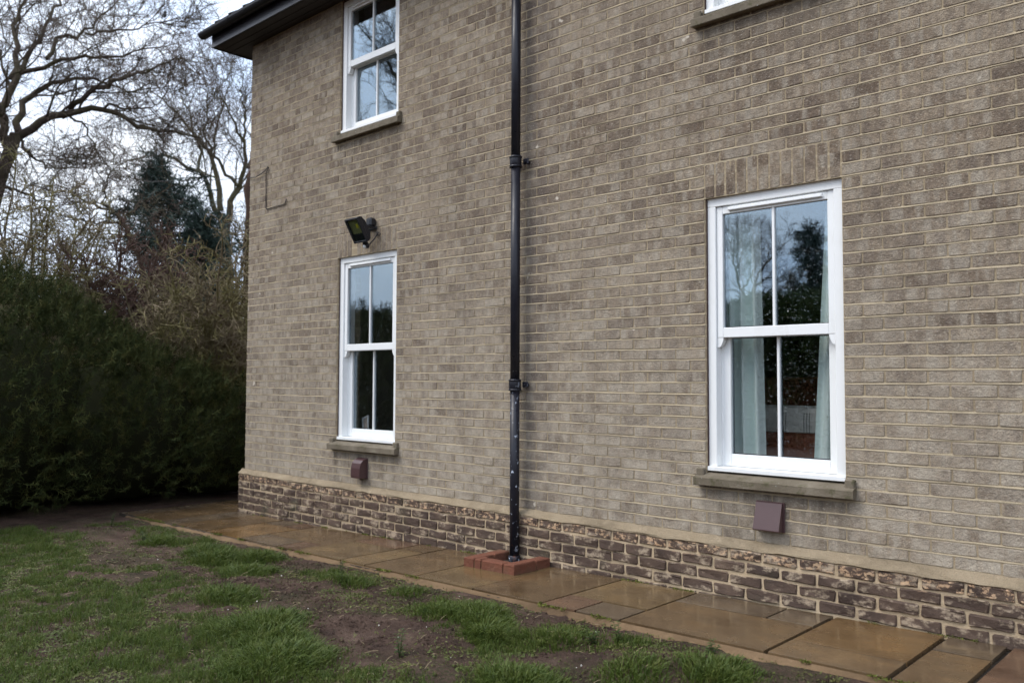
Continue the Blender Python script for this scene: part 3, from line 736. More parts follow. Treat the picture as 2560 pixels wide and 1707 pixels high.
# floodlight
fl = empty('floodlight', (2.23, 0, ZB + 2.36)); tag(fl, 'black floodlight with motion sensor above the lower left window', 'floodlight')
LC = Vector((2.235, -.175, ZB + 2.365)); tl = math.radians(30)
LM = Matrix.Translation(-Vector(fl.location)) @ Matrix.Translation(LC) @ Matrix.Rotation(tl, 4, 'X')
hw, hh = .098, .118
b = MB()
b.box(-hw, hw, -.028, .012, -hh, -hh + .016, .003).box(-hw, hw, -.028, .012, hh - .016, hh, .003).box(-hw, -hw + .016, -.028, .012, -hh + .016, hh - .016, .003).box(hw - .016, hw, -.028, .012, -hh + .016, hh - .016, .003)
b.prism([(.013, -hh + .004), (.013, hh - .004), (.030, hh - .012), (.052, hh - .06), (.052, -hh + .06), (.030, -hh + .012)], 'x', -hw + .004, hw - .004)
b.build('lamp_body', M['lamp'], fl, LM)
lp = MB().box(-hw + .017, hw - .017, -.003, .010, -.035, hh - .02, .002).build('reflector', M['reflector'], fl, LM)
MB().box(-hw + .017, hw - .017, -.003, .010, -hh + .017, -.037, .002).build('driver_cover', M['gasket'], fl, LM)
MB().box(.012, .040, -.010, -.0035, .018, .056, .002).build('diode', M['led'], lp)
lp.children[0].data.transform(LM)
MB().box(-hw + .0165, hw - .0165, -.020, -.016, -hh + .0165, hh - .0165, 0).build('front_glass', M['glass'], fl, LM)
MB().box(-.030, .030, .0, .045, -hh - .075, -hh - .006, .014).box(-.012, .012, .01, .03, -hh - .02, -hh + .004, .002).build('motion_sensor', M['lamp'], fl, LM)
MB().sphere((0, .0, -hh - .048), .017).build('sensor_lens', M['lens'], fl, LM)
A = Matrix.Translation(-Vector(fl.location))
MB().box(2.16, 2.30, -.010, -.0005, ZB + 2.385, ZB + 2.412, .002).box(2.165, 2.18, -.13, -.009, ZB + 2.387, ZB + 2.410, .002).box(2.282, 2.297, -.13, -.009, ZB + 2.387, ZB + 2.410, .002).build('wall_bracket', M['lamp'], fl, A)
MB().tube([(2.29, -.115, ZB + 2.215), (2.31, -.09, ZB + 2.235), (2.325, -.05, ZB + 2.29), (2.335, -.03, ZB + 2.325), (2.355, -.03, ZB + 2.345), (2.375, -.02, ZB + 2.335), (2.36, -.015, ZB + 2.32), (2.325, -.02, ZB + 2.325), (2.315, -.012, ZB + 2.36)], .0055, 8).build('lead', M['cable'], fl, A)
sb = empty('sensor_box', (2.25, 0, ZB + 2.44)); tag(sb, 'small black photocell box on the wall beside the floodlight', 'sensor')
sbm = MB().box(2.215, 2.293, -.075, -.0005, ZB + 2.408, ZB + 2.492, .016); sbm.build('housing', M['lamp'], sb, Matrix.Translation(-Vector(sb.location)))
MB().box(2.232, 2.276, -.068, -.006, ZB + 2.396, ZB + 2.4075, .003).build('foot', M['lens'], sb, Matrix.Translation(-Vector(sb.location)))

# vents
v1 = empty('vent_cowl', (2.13, 0, ZB + .08)); tag(v1, 'brown plastic vent cowl with rounded top below the lower left window', 'vent')
pr = [(-.0005, ZB + .078), (-.088, ZB + .078), (-.092, ZB + .10), (-.090, ZB + .17), (-.078, ZB + .215), (-.052, ZB + .243), (-.02, ZB + .253), (-.0005, ZB + .254)]
MB().prism(pr, 'x', 2.064, 2.196).build('cowl', M['vent'], v1, Matrix.Translation(-Vector(v1.location)))
MB().box(2.054, 2.206, -.008, -.0004, ZB + .070, ZB + .262, .002).build('back_plate', M['vent'], v1, Matrix.Translation(-Vector(v1.location)))
v2 = empty('vent_cowl', (6.18, 0, ZB + .08)); tag(v2, 'square brown vent cover with sloping hood below the right window', 'vent')
MB().box(6.088, 6.272, -.014, -.0005, ZB + .078, ZB + .256, .003).build('back_plate', M['vent'], v2, Matrix.Translation(-Vector(v2.location)))
MB().prism([(-.0145, ZB + .084), (-.072, ZB + .086), (-.074, ZB + .092), (-.026, ZB + .250), (-.0145, ZB + .251)], 'x', 6.095, 6.262).build('hood', M['vent'], v2, Matrix.Translation(-Vector(v2.location)))

# cable on the wall by the corner and its span to the trees
cb = empty('wall_cable', (.36, 0, ZB + 3.0)); tag(cb, 'thin black cable looping on the wall near the left corner', 'cable')
pts = [(.02, -.012, 3.235), (.08, -.02, 3.228), (.151, -.02, 3.219), (.25, -.02, 3.235), (.356, -.016, 3.262), (.400, -.016, 3.295), (.415, -.016, 3.285), (.362, -.014, 3.235), (.358, -.010, 3.10), (.360, -.008, 2.95), (.362, -.008, 2.848), (.375, -.008, 2.838), (.55, -.008, 2.839), (.74, -.008, 2.841), (.752, -.010, 2.86), (.772, -.012, 2.888)]
MB().tube([(x, y, ZB + z) for x, y, z in pts], .0055, 8).build('clipped_run', M['cable'], cb, Matrix.Translation(-Vector(cb.location)))
e = at(-60, 388, 24.0); s0 = np.array([.02, -.012, ZB + 3.235]); tt = np.linspace(0, 1, 16)[:, None]
sp = s0 + (e - s0) * tt; sp[:, 2] -= .25 * (4 * tt * (1 - tt))[:, 0]
MB().tube(sp, .0035, 6).build('overhead_span', M['cable'], cb, Matrix.Translation(-Vector(cb.location)))

# ------------------------------------------------------------------ things inside the rooms
def curtain(name, xa, xb, top, bot, y, label, shift=0., nf=5, seed=0):
    r = np.random.default_rng(seed); nu, nv = 61, 14
    u = np.linspace(0, 1, nu); V = []
    for k, z in enumerate(np.linspace(bot, top, nv)):
        t = 1 - k / (nv - 1)
        x = xa + (xb - xa) * u + shift * t * (u - .0 if shift < 0 else u); ph = .5 * math.sin(t * 1.5)
        V.append(np.stack([x, y + .032 * np.sin(u * nf * 2 * math.pi + ph + seed) * (1 - .15 * t) + .010 * np.sin(u * 23 + seed), np.full(nu, z)], 1))
    F_ = np.concatenate(V); B_ = F_.copy(); B_[:, 1] += .003
    ii = (np.arange(nv - 1)[:, None] * nu + np.arange(nu - 1)[None]).ravel(); q = np.stack([ii, ii + 1, ii + nu + 1, ii + nu], 1)
    o = mk(name, np.concatenate([F_, B_]), [q, (q + len(F_))[:, ::-1]], M['curtain'], None, True)
    return tag(o, label, 'curtain', 'curtains of the right hand room')
curtain('curtain', 5.60, 6.00, ZB + 2.3, ZB - .15, .222, 'pale mint curtain at the left side of the lower right window', .045, 5, 1)
curtain('curtain', 6.80, 6.46, ZB + 2.3, ZB - .15, .222, 'pale mint curtain at the right side of the lower right window', -.14, 4, 3)
chest = empty('wooden_chest', (6.0, .8, ZB - .2)); tag(chest, 'reddish brown wooden chest inside behind the lower right window', 'chest')
Ct = Matrix.Translation(-Vector(chest.location))
MB().box(5.2, 7.0, .62, .66, ZB - .2, ZB + .76, .006).build('front_panel', M['wood'], chest, Ct)
MB().box(5.2, 7.0, .661, 1.12, ZB + .72, ZB + .775, .006).build('lid', M['wood'], chest, Ct)
MB().box(5.2, 5.24, .661, 1.1, ZB - .2, ZB + .719, .004).box(6.96, 7.0, .661, 1.1, ZB - .2, ZB + .719, .004).build('side_panel', M['wood'], chest, Ct)
MB().box(4.9, 7.3, 1.5, 1.56, ZB - .2, ZB + 1.02, .01).build('high_back', M['wood'], chest, Ct)
prof = [(.605, .645), (.603, .72), (.612, .775), (.640, .805), (.70, .822), (.80, .815), (.95, .80)]
inn = [(y + .006, z - .006) for y, z in prof][::-1]
th = MB().prism([(y, ZB + z) for y, z in prof] + [(max(y, .6155), ZB + z) for y, z in inn], 'x', 5.35, 6.85).build('throw', M['throw'])
tag(th, 'cream woven throw with dark dashed stripes over the wooden chest', 'throw')
pf = empty('picture_frame', (1.93, .22, ZB + .48)); tag(pf, 'small white frame leaning on the inside sill of the lower left window', 'frame')
Pm = Matrix.Translation((1.86, .19, ZB + .475)) @ Matrix.Rotation(math.radians(-20), 4, 'Y') @ Matrix.Rotation(math.radians(-12), 4, 'X')
q = MB().box(0, .10, 0, .012, 0, .014, .002).box(0, .10, 0, .012, .136, .15, .002).box(0, .014, 0, .012, .014, .136, .002).box(.086, .10, 0, .012, .014, .136, .002)
q.build('frame_edge', M['blind'], pf, Matrix.Translation(-Vector(pf.location)) @ Pm)
MB().box(.0142, .0858, .004, .009, .0142, .1358, 0).build('picture', M['room'], pf, Matrix.Translation(-Vector(pf.location)) @ Pm)
MB().box(WX[0] - .1, WX[0] + WW + .1, .172, .30, ZB + .44, ZB + .47, .004).build('inner_sill', M['upvc'], house)
# ------------------------------------------------------------------ vegetation
def tubes(P, R, sides=3):
    N, m, _ = P.shape
    T = np.gradient(P, axis=1); T /= np.linalg.norm(T, axis=2, keepdims=True) + 1e-9
    ref = np.where(np.abs(T[:, :1, 2:3]) < .85, np.array([0, 0, 1.]), np.array([1., 0, 0]))
    a = np.cross(T, np.broadcast_to(ref, T.shape)); a /= np.linalg.norm(a, axis=2, keepdims=True) + 1e-9; b = np.cross(T, a)
    an = np.arange(sides) * 2 * math.pi / sides
    V = P[:, :, None] + R[:, :, None, None] * (np.cos(an)[:, None] * a[:, :, None] + np.sin(an)[:, None] * b[:, :, None])
    base = (np.arange(N)[:, None, None] * m + np.arange(m - 1)[None, :, None]) * sides; k = np.arange(sides)[None, None]; k2 = (k + 1) % sides
    Q = np.stack([base + k, base + k2, base + sides + k2, base + sides + k], -1).reshape(-1, 4)
    return V.reshape(-1, 3), Q
def merge(parts):
    V, Q, n = [], [], 0
    for v, q in parts: V.append(v); Q.append(q + n); n += len(v)
    return np.concatenate(V), np.concatenate(Q)
def resample(pts, m):
    P = np.array(pts, float); d = np.concatenate([[0], np.cumsum(np.linalg.norm(np.diff(P, axis=0), axis=1))])
    t = np.linspace(0, d[-1], m); Q = np.stack([np.interp(t, d, P[:, k]) for k in range(3)], 1)
    for _ in range(2): Q[1:-1] = .25 * Q[:-2] + .5 * Q[1:-1] + .25 * Q[2:]
    return Q
def grow(P, R, nchild, length, angle, m, r, up=.15, wig=.25, rr=.55, t0=.15, rmin=.003, droop=0.):
    """children of every branch: (N,m0,3) -> (N*nchild, m, 3)"""
    N, m0, _ = P.shape; n = N * nchild; idx = np.repeat(np.arange(N), nchild)
    t = t0 + (1 - t0) * ((np.tile(np.arange(nchild), N) + r.uniform(0, 1, n)) / nchild); f = t * (m0 - 1); i = np.minimum(f.astype(int), m0 - 2); w = (f - i)[:, None]
    p0 = P[idx, i] * (1 - w) + P[idx, i + 1] * w; tan = P[idx, i + 1] - P[idx, i]; tan /= np.linalg.norm(tan, axis=1, keepdims=True) + 1e-9
    rad = R[idx, i] * (1 - w[:, 0]) + R[idx, i + 1] * w[:, 0]
    q = r.normal(size=(n, 3)); q -= (q * tan).sum(1, keepdims=True) * tan; q /= np.linalg.norm(q, axis=1, keepdims=True) + 1e-9
    an = r.normal(angle, .22, n)[:, None]; d = np.cos(an) * tan + np.sin(an) * q; d[:, 2] += up; d /= np.linalg.norm(d, axis=1, keepdims=True)
    L = length * r.uniform(.55, 1.25, n) * (1.15 - .55 * t); step = (L / (m - 1))[:, None]
    out = np.zeros((n, m, 3)); out[:, 0] = p0
    for k in range(1, m):
        d = d + r.normal(size=(n, 3)) * wig; d[:, 2] += up * .25 - droop; d /= np.linalg.norm(d, axis=1, keepdims=True)
        out[:, k] = out[:, k - 1] + d * step
    r0 = np.maximum(rad * rr, rmin * 1.6)[:, None]
    return out, r0 * np.linspace(1, .35, m)[None] + rmin * .4
def bare_tree(name, label, limbs, seed, mats, levels, cat='tree', group=None, thin=.62):
    """limbs: list of (points, r0, r1); the first is the trunk"""
    r = np.random.default_rng(seed); m0 = 16
    P = np.stack([resample(p, m0) for p, _, _ in limbs]); R = thin * np.stack([np.linspace(a, b, m0) for _, a, b in limbs])
    wob = r.normal(size=P.shape) * .035; wob[:, 0] = 0; P = P + wob
    root = empty(name, tuple(P[0, 0])); off = -P[0, 0]
    tag(root, label, cat, group)
    v, q = tubes(P + off, R, 9); mk('trunk', v, [q], mats[0], root, True)
    parts = []; cp, cR = P[1:], R[1:]
    for i, (nc, ln, an, m, up, wig, rr, t0, rmin, sides) in enumerate(levels):
        cp, cR = grow(cp, cR, nc, ln, an, m, r, up, wig, rr, t0, rmin)
        parts.append(tubes(cp + off, cR, sides))
    v, q = merge(parts[:2]); mk('branches', v, [q], mats[0], root, True)
    v, q = merge(parts[2:]); mk('crown', v, [q], mats[1], root)
    return root
def copy_tree(o, loc, rz=0., s=1., label=None):
    c = o.copy(); col.objects.link(c); c.location = loc; c.rotation_euler = (0, 0, rz); c.scale = (s, s, s)
    for ch in o.children:
        d = ch.copy(); col.objects.link(d); d.parent = c
    if label: c['label'] = label
    return c
Z1 = 2.24
def L(pts, dist, r0, r1, dd=0.):
    """limb through pixels (of an enlarged view) at a distance that changes by dd along it"""
    n = len(pts); return ([at(x / Z1, y / Z1, dist + dd * i / (n - 1)) for i, (x, y) in enumerate(pts)], r0, r1)
D1 = 21.
t1_limbs = [
    ([*[at(-150 / Z1, 952, D1) * [1, 1, 0] + [0, 0, -.2]], at(-120 / Z1, 700, D1), at(-60 / Z1, 1120 / Z1, D1), at(0, 980 / Z1, D1), at(60 / Z1, 860 / Z1, D1), at(110 / Z1, 760 / Z1, D1)], .34, .20),
    L([(110, 760), (200, 710), (330, 640), (470, 600), (560, 605), (700, 660), (800, 740), (1000, 740), (1110, 775)], D1, .15, .025, -1.2),
    L([(390, 610), (500, 530), (640, 460), (780, 410), (900, 380), (1010, 300)], D1 - .3, .10, .015, -2.),
    L([(105, 740), (110, 610), (180, 520), (330, 450), (480, 430), (620, 460), (760, 540)], D1, .13, .02, 1.5),
    L([(0, 690), (30, 560), (120, 400), (85, 290), (85, 150), (130, 40), (190, -90)], D1 + .2, .15, .03, 1.),
    L([(110, 410), (250, 370), (350, 340), (500, 300), (620, 320), (800, 280), (980, 240)], D1, .085, .012, -1.),
    L([(60, 440), (200, 270), (260, 140), (320, 20), (360, -80)], D1 + .5, .10, .03, 2.),
    L([(260, 330), (330, 220), (480, 180), (560, 90), (660, 10), (760, -60)], D1, .075, .012, 1.),
    L([(60, 860), (0, 620), (-60, 480), (-90, 300), (-60, 100)], D1, .16, .05, -1.),
    L([(105, 770), (160, 860), (250, 930), (350, 960), (440, 925)], D1, .06, .012, -.6),
    L([(330, 640), (480, 690), (515, 790), (560, 900), (610, 960)], D1, .05, .01, .8),
    L([(480, 190), (620, 180), (760, 160), (900, 120), (1000, 90)], D1, .05, .01, -.5),
    L([(-40, 800), (-120, 700), (-220, 640)], D1, .12, .03, 0.),
    L([(-20, 1000), (60, 1060), (170, 1090), (300, 1180), (420, 1230)], D1, .06, .012, -.5),
    L([(560, 605), (660, 600), (760, 620), (880, 590), (960, 520)], D1 - .6, .05, .01, -.6),
]
tree1 = bare_tree('bare_tree', 'large bare spreading tree with long arching limbs at the far left', t1_limbs, 11, (M['bark'], M['twig']),
    [(9, 1.5, .75, 9, .06, .18, .36, .12, .005, 5), (6, .85, .75, 7, .06, .24, .42, .10, .0042, 4), (5, .50, .8, 6, .05, .28, .5, .08, .0026, 3), (3, .28, .8, 3, .04, .3, .6, .1, .0021, 3)], group='bare trees')
D2 = 27.
t2_limbs = [
    ([at(1268 / Z1, 952, D2) * [1, 1, 0] + [0, 0, -.2], at(1268 / Z1, 1500 / Z1, D2), at(1262 / Z1, 1300 / Z1, D2), at(1240 / Z1, 1200 / Z1, D2)], .36, .22),
    L([(1238, 1215), (1180, 1120), (1150, 980), (1060, 920), (950, 870), (820, 860), (700, 900)], D2, .14, .02, -1.5),
    L([(1236, 1180), (1225, 1000), (1180, 850), (1090, 770), (1000, 640), (900, 560), (820, 480)], D2, .15, .02, 1.),
    L([(1266, 1290), (1300, 1100), (1380, 960), (1400, 890), (1360, 800), (1290, 640), (1240, 540)], D2, .17, .025, -1.),
    L([(1330, 1040), (1220, 900), (1150, 800), (1150, 680), (1165, 540), (1150, 420)], D2 - .3, .09, .015, -.6),
    L([(1110, 950), (1120, 850), (1080, 700), (1040, 600), (1020, 480)], D2, .08, .012, .8),
    L([(1390, 940), (1450, 800), (1480, 640), (1470, 480), (1500, 380)], D2, .11, .02, .6),
    L([(1360, 800), (1380, 660), (1350, 520), (1360, 400)], D2 - .4, .07, .012, -.4),
    L([(1270, 1440), (1330, 1400), (1400, 1390)], D2, .05, .02, 0),
    L([(1180, 850), (1200, 740), (1250, 600), (1270, 470), (1300, 380)], D2, .06, .01, .8),
    L([(1150, 980), (1000, 1010), (880, 990), (760, 1030)], D2, .05, .01, -.8),
]
tree2 = bare_tree('bare_tree', 'bare tree with a pale forked trunk beside the house corner', t2_limbs, 23, (M['bark2'], M['twig']),
    [(8, 1.5, .6, 9, .14, .18, .36, .12, .005, 5), (6, .95, .6, 7, .12, .22, .42, .10, .0040, 4), (4, .58, .65, 6, .10, .26, .5, .08, .0030, 3), (2, .34, .65, 4, .06, .26, .6, .1, .0028, 3)], group='bare trees')
D3 = 24.
t3_limbs = [
    ([at(640, 952, D3) * [1, 1, 0] + [0, 0, -.2], at(628, 760, D3), at(620, 640, D3), at(622, 520, D3), at(640, 380, D3)], .34, .16),
    L([(1390, 1440), (1360, 1380), (1320, 1330)], D3, .06, .015, 0), L([(1400, 1250), (1450, 1100), (1480, 950)], D3, .10, .02, 0), L([(1400, 1330), (1500, 1250), (1600, 1100)], D3, .1, .02, .5)]
bare_tree('bare_tree', 'reddish trunk half hidden behind the left corner of the house', t3_limbs, 31, (M['russet'], M['twig']),
    [(7, 1.2, .7, 8, .05, .22, .45, .2, .006, 4), (5, .6, .7, 6, .05, .25, .5, .1, .005, 3), (4, .35, .7, 4, .05, .25, .6, .1, .004, 3)], group='bare trees')
D4 = 18.
t4_limbs = [
    ([at(400, 952, D4) * [1, 1, 0] + [0, 0, -.2], at(370, 700, D4), at(720 / Z1, 1270 / Z1, D4), at(640 / Z1, 1190 / Z1, D4)], .14, .07),
    L([(640, 1190), (570, 1110), (600, 1000), (635, 920), (650, 840)], D4, .055, .01, .3), L([(640, 1190), (520, 1150), (420, 1080), (330, 1040)], D4, .045, .01, -.5),
    L([(700, 1250), (560, 1250), (430, 1230), (300, 1250)], D4, .045, .01, -.6), L([(690, 1240), (760, 1150), (860, 1100)], D4, .04, .01, .6)]
bare_tree('small_tree', 'thin leaning bare tree in front of the dark conifer', t4_limbs, 37, (M['bark'], M['twig']),
    [(7, 1.0, .8, 8, .02, .24, .40, .1, .004, 4), (5, .6, .8, 6, .02, .28, .45, .1, .003, 3), (4, .34, .8, 5, .02, .3, .6, .1, .0024, 3)], group='bare trees')

def sprigs(P, D, Ln, W, r, needles=4):
    """small feathery shoots: a bent strip with side needles.  P, D (n,3), Ln, W (n,)"""
    n = len(P); s = np.cross(D, r.normal(size=(n, 3))); s /= np.linalg.norm(s, axis=1, keepdims=True) + 1e-9
    D2_ = D + np.array([0, 0, .25]); D2_ /= np.linalg.norm(D2_, axis=1, keepdims=True)
    V, Fs, k = [], [], 0
    l, w = Ln[:, None], W[:, None]
    mid = P + D * l * .5; tip = mid + D2_ * l * .5
    V += [P - s * w * .12, P + s * w * .12, mid + s * w * .12, mid - s * w * .12, tip]
    Q = [(0, 1, 2, 3)]; T = [(3, 2, 4)]; c = 5
    for j in range(needles):
        t = .25 + .6 * j / max(1, needles - 1); b0 = P + D * l * t; sg = 1 if j % 2 else -1
        e_ = b0 + (D * .6 + sg * s * 1.0 + r.normal(size=(n, 3)) * .25) * w * 1.3
        V += [b0 - D * w * .16, b0 + D * w * .16, e_]; T.append((c, c + 1, c + 2)); c += 3
    VV = np.stack(V, 1); base = (np.arange(n) * c)[:, None]
    Qs = np.concatenate([base + np.array(q)[None] for q in Q]); Ts = np.concatenate([base + np.array(t)[None] for t in T])
    return VV.reshape(-1, 3), Qs, Ts
def ellipsoid_points(n, ells, r, zmin=0.02):
    """points spread over the outside of a union of ellipsoids, with normals"""
    areas = np.array([(e[3] * e[4] + e[4] * e[5] + e[3] * e[5]) for e in ells]); PP, NN = [], []
    for e, a in zip(ells, areas / areas.sum()):
        k = int(n * a * 1.3); d = r.normal(size=(k, 3)); d /= np.linalg.norm(d, axis=1, keepdims=True)
        c, q = np.array(e[:3]), np.array(e[3:]); th = np.arctan2(d[:, 1], d[:, 0])
        lump = 1 + .10 * (fbm(th * 2.4 + 9, d[:, 2] * 3 + 5, int(c[0] * 7) & 31) - .5) * 2
        p = c + d * q * lump[:, None]; lp2 = fbm(p[:, 0] * 2.6 + p[:, 2] * 1.9, p[:, 1] * 2.6 + p[:, 2] * 2.3, 13, 3); p = c + (p - c) * (r.uniform(.93, 1.02, k) + .16 * (lp2 - .5))[:, None]; nn = d / q; nn /= np.linalg.norm(nn, axis=1, keepdims=True)
        ok = p[:, 2] > zmin
        for e2 in ells:
            if e2 is e: continue
            ok &= (((p - np.array(e2[:3])) / np.array(e2[3:])) ** 2).sum(1) > .86
        PP.append(p[ok]); NN.append(nn[ok])
    return np.concatenate(PP), np.concatenate(NN)
def core_mesh(ells, k, zmin=0.):
    bm = bmesh.new()
    for e in ells: bmesh.ops.create_icosphere(bm, subdivisions=4, radius=1, matrix=Matrix.Translation(e[:3]) @ Matrix.Diagonal((e[3] * k, e[4] * k, e[5] * k, 1)))
    V = np.array([v.co[:] for v in bm.verts]); V += (rng.normal(size=V.shape)) * .02; V[:, 2] = np.maximum(V[:, 2], zmin); F_ = np.array([[v.index for v in f.verts] for f in bm.faces]); bm.free(); return V, F_
def shrub(name, label, ells, n, ln, wd, mat, seed, cat='hedge', up=.55, jit=.35, needles=4, spray=0, group=None, base=(0, 0, 0), coremat=None, corek=.70):
    r = np.random.default_rng(seed); root = empty(name, base); tag(root, label, cat, group)
    P, N = ellipsoid_points(n, ells, r); D = N * r.uniform(.5, 1., (len(P), 1)) + np.array([0, 0, up]) + r.normal(size=P.shape) * jit; D /= np.linalg.norm(D, axis=1, keepdims=True)
    if spray:                                      # each shoot carries a spray of side sprigs
        k = len(P); sl = r.uniform(.12, .28, k); tt = np.linspace(.05, 1, spray)[None, :, None]
        side = np.cross(D, N); side /= np.linalg.norm(side, axis=1, keepdims=True) + 1e-9; bend = np.array([0, 0, .18]) + r.normal(size=(k, 3)) * .12
        PP = P[:, None] - N[:, None] * .16 + D[:, None] * tt * sl[:, None, None] + bend[:, None] * tt ** 2 * sl[:, None, None]
        sg = np.where(np.arange(spray) % 2, 1., -1.)[None, :, None]; DD = D[:, None] * .9 + side[:, None] * sg * (.85 - .55 * tt) + r.normal(size=(k, spray, 3)) * .22 + np.array([0, 0, .15])
        P, D = PP.reshape(-1, 3), (DD / np.linalg.norm(DD, axis=2, keepdims=True)).reshape(-1, 3)
    Ln = ln * r.uniform(.5, 1.4, len(P)); v, q, t = sprigs(P - np.array(base), D, Ln, Ln * wd, r, needles)
    mk('foliage', v, [q, t], mat, root)
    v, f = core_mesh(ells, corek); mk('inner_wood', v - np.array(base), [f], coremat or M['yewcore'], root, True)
    return root
yew_e = [(-2.85, -2.2, .95, 2.25, 2.2, 1.85), (-2.45, -.50, .72, 1.68, 1.5, 1.26), (-2.05, .75, .48, 1.08, 1.15, .86), (-3.2, -5.0, .9, 2.4, 2.0, 1.75)]
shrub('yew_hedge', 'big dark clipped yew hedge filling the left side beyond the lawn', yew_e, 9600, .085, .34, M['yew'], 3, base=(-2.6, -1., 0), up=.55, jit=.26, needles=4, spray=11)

# dark conifer between the two bare trees
def conifer(name, label, base, h, rad, seed, n_limb=150, top_r=.25, group=None, mat='conifer', taper=.8, rep=2, nch=10):
    r = np.random.default_rng(seed); root = empty(name, tuple(base)); tag(root, label, 'tree', group)
    MB().tube([(0, 0, -.1), (0, 0, h * .5), (0, 0, h * .96)], [.22, .14, .02], 9).build('trunk', M['bark'], root)
    zt = r.uniform(.06, .99, n_limb) ** .9; az = r.uniform(0, 2 * math.pi, n_limb)
    Rl = rad * np.clip((1 - zt) ** taper, .05, 1) * r.uniform(.5, 1.15, n_limb) + top_r * (zt > .93) * .3
    m = 10; s = np.linspace(0, 1, m)[None]; dx = np.cos(az)[:, None] * s * Rl[:, None]; dy = np.sin(az)[:, None] * s * Rl[:, None]
    dz = zt[:, None] * h + Rl[:, None] * (.32 * s - .30 * s ** 2) + r.normal(0, .03, (n_limb, m))
    P = np.stack([dx, dy, dz], -1); Rr = np.linspace(.035, .008, m)[None].repeat(n_limb, 0)
    v, q = tubes(P, Rr, 4); mk('branches', v, [q], M['bark'], root)
    cp, cR = grow(P, Rr, nch, .55 * rad / 2.2, .9, 5, r, .0, .2, .6, .25, .004, droop=.05)
    sp_ = cp.reshape(-1, 3); k = len(sp_); pp = np.repeat(sp_, rep, 0) + r.normal(size=(k * rep, 3)) * .07
    d = np.repeat(np.gradient(cp, axis=1).reshape(-1, 3), rep, 0); d /= np.linalg.norm(d, axis=1, keepdims=True) + 1e-9; d += r.normal(size=d.shape) * .5; d[:, 2] -= .1; d /= np.linalg.norm(d, axis=1, keepdims=True)
    Ln = .30 * r.uniform(.5, 1.3, k * rep); v, q, t = sprigs(pp, d, Ln, Ln * .35, r, 3); mk('crown', v, [q, t], M[mat], root)
    return root
cbase = at(415, 952, 23.5) * [1, 1, 0]; ch_ = at(415, 425, 23.5)[2]
con = conifer('conifer_tree', 'dark bushy conifer between the bare trees', cbase, ch_, 3.0, 5, 92, group='conifers', taper=.58, rep=2, nch=9)
cb2 = at(505, 952, 22.5) * [1, 1, 0]; con2 = conifer('conifer_tree', 'low dark evergreen at the foot of the forked tree', cb2, at(505, 560, 22.5)[2], 1.7, 6, 50, group='conifers', rep=2)

# twiggy bushes behind the hedge
def twig_bush(name, label, base, spread, h, seed, mats, nst=26, group='twiggy bushes behind the hedge', density=(9, 6, 4), leaf=None):
    r = np.random.default_rng(seed); root = empty(name, tuple(base)); tag(root, label, 'bush', group)
    m = 10; az = r.uniform(0, 2 * math.pi, nst); out = r.uniform(.15, 1., nst) * spread; s = np.linspace(0, 1, m)[None]
    hh_ = h * r.uniform(.55, 1.08, nst)
    P = np.stack([np.cos(az)[:, None] * (.12 + out[:, None] * s ** 1.1), np.sin(az)[:, None] * (.12 + out[:, None] * s ** 1.1), hh_[:, None] * (s * 1.25 - .25 * s ** 2.5)], -1) + np.cumsum(r.normal(0, .03, (nst, m, 3)), 1)
    R = np.linspace(.030, .009, m)[None].repeat(nst, 0); v, q = tubes(P, R, 5); mk('stems', v, [q], mats[0], root, True)
    a1 = grow(P, R, density[0], spread * .42, .8, 7, r, .02, .32, .6, .25, .005); a2 = grow(*a1, density[1], spread * .22, .9, 5, r, 0, .36, .6, .1, .004); a3 = grow(*a2, density[2], spread * .11, .9, 4, r, 0, .36, .7, .1, .0034)
    v, q = merge([tubes(*a1, 4), tubes(*a2, 3), tubes(*a3, 3)]); mk('twigs', v, [q], mats[1], root)
    return root
def gp(px, dist): return at(px, 952, dist) * [1, 1, 0]
twig_bush('twiggy_bush', 'tangled lichened bush right of the hedge against the house corner', gp(550, 13.2), 1.75, 3.0, 41, (M['lichen'], M['lichen']), 44, density=(9, 6, 3))
twig_bush('twiggy_bush', 'lichened bare bush rising behind the hedge left of the conifer', gp(90, 15.5), 2.0, 4.1, 42, (M['lichen'], M['lichen']), 34, density=(9, 6, 3))
twig_bush('twiggy_bush', 'russet brown twiggy bush in the middle behind the hedge', gp(290, 15.5), 1.7, 3.6, 43, (M['russet'], M['russet']), 36, density=(9, 6, 3))
twig_bush('twiggy_bush', 'dull brown bush with upright shoots below the conifer', gp(440, 14.5), 1.4, 2.8, 44, (M['lichen'], M['russet']), 34, density=(8, 6, 3))
twig_bush('twiggy_bush', 'lichened bush at the far left edge behind the hedge', gp(-60, 14.5), 1.8, 4.2, 45, (M['lichen'], M['lichen']), 32, density=(9, 6, 3))
g0 = gp(592, 14.2)
shrub('golden_shrub', 'small golden leaved shrub low beside the house corner', [(g0[0], g0[1], .8, .75, .75, 1.05)], 5000, .10, .5, M['golden'], 71, 'shrub', base=tuple(g0), corek=.7)
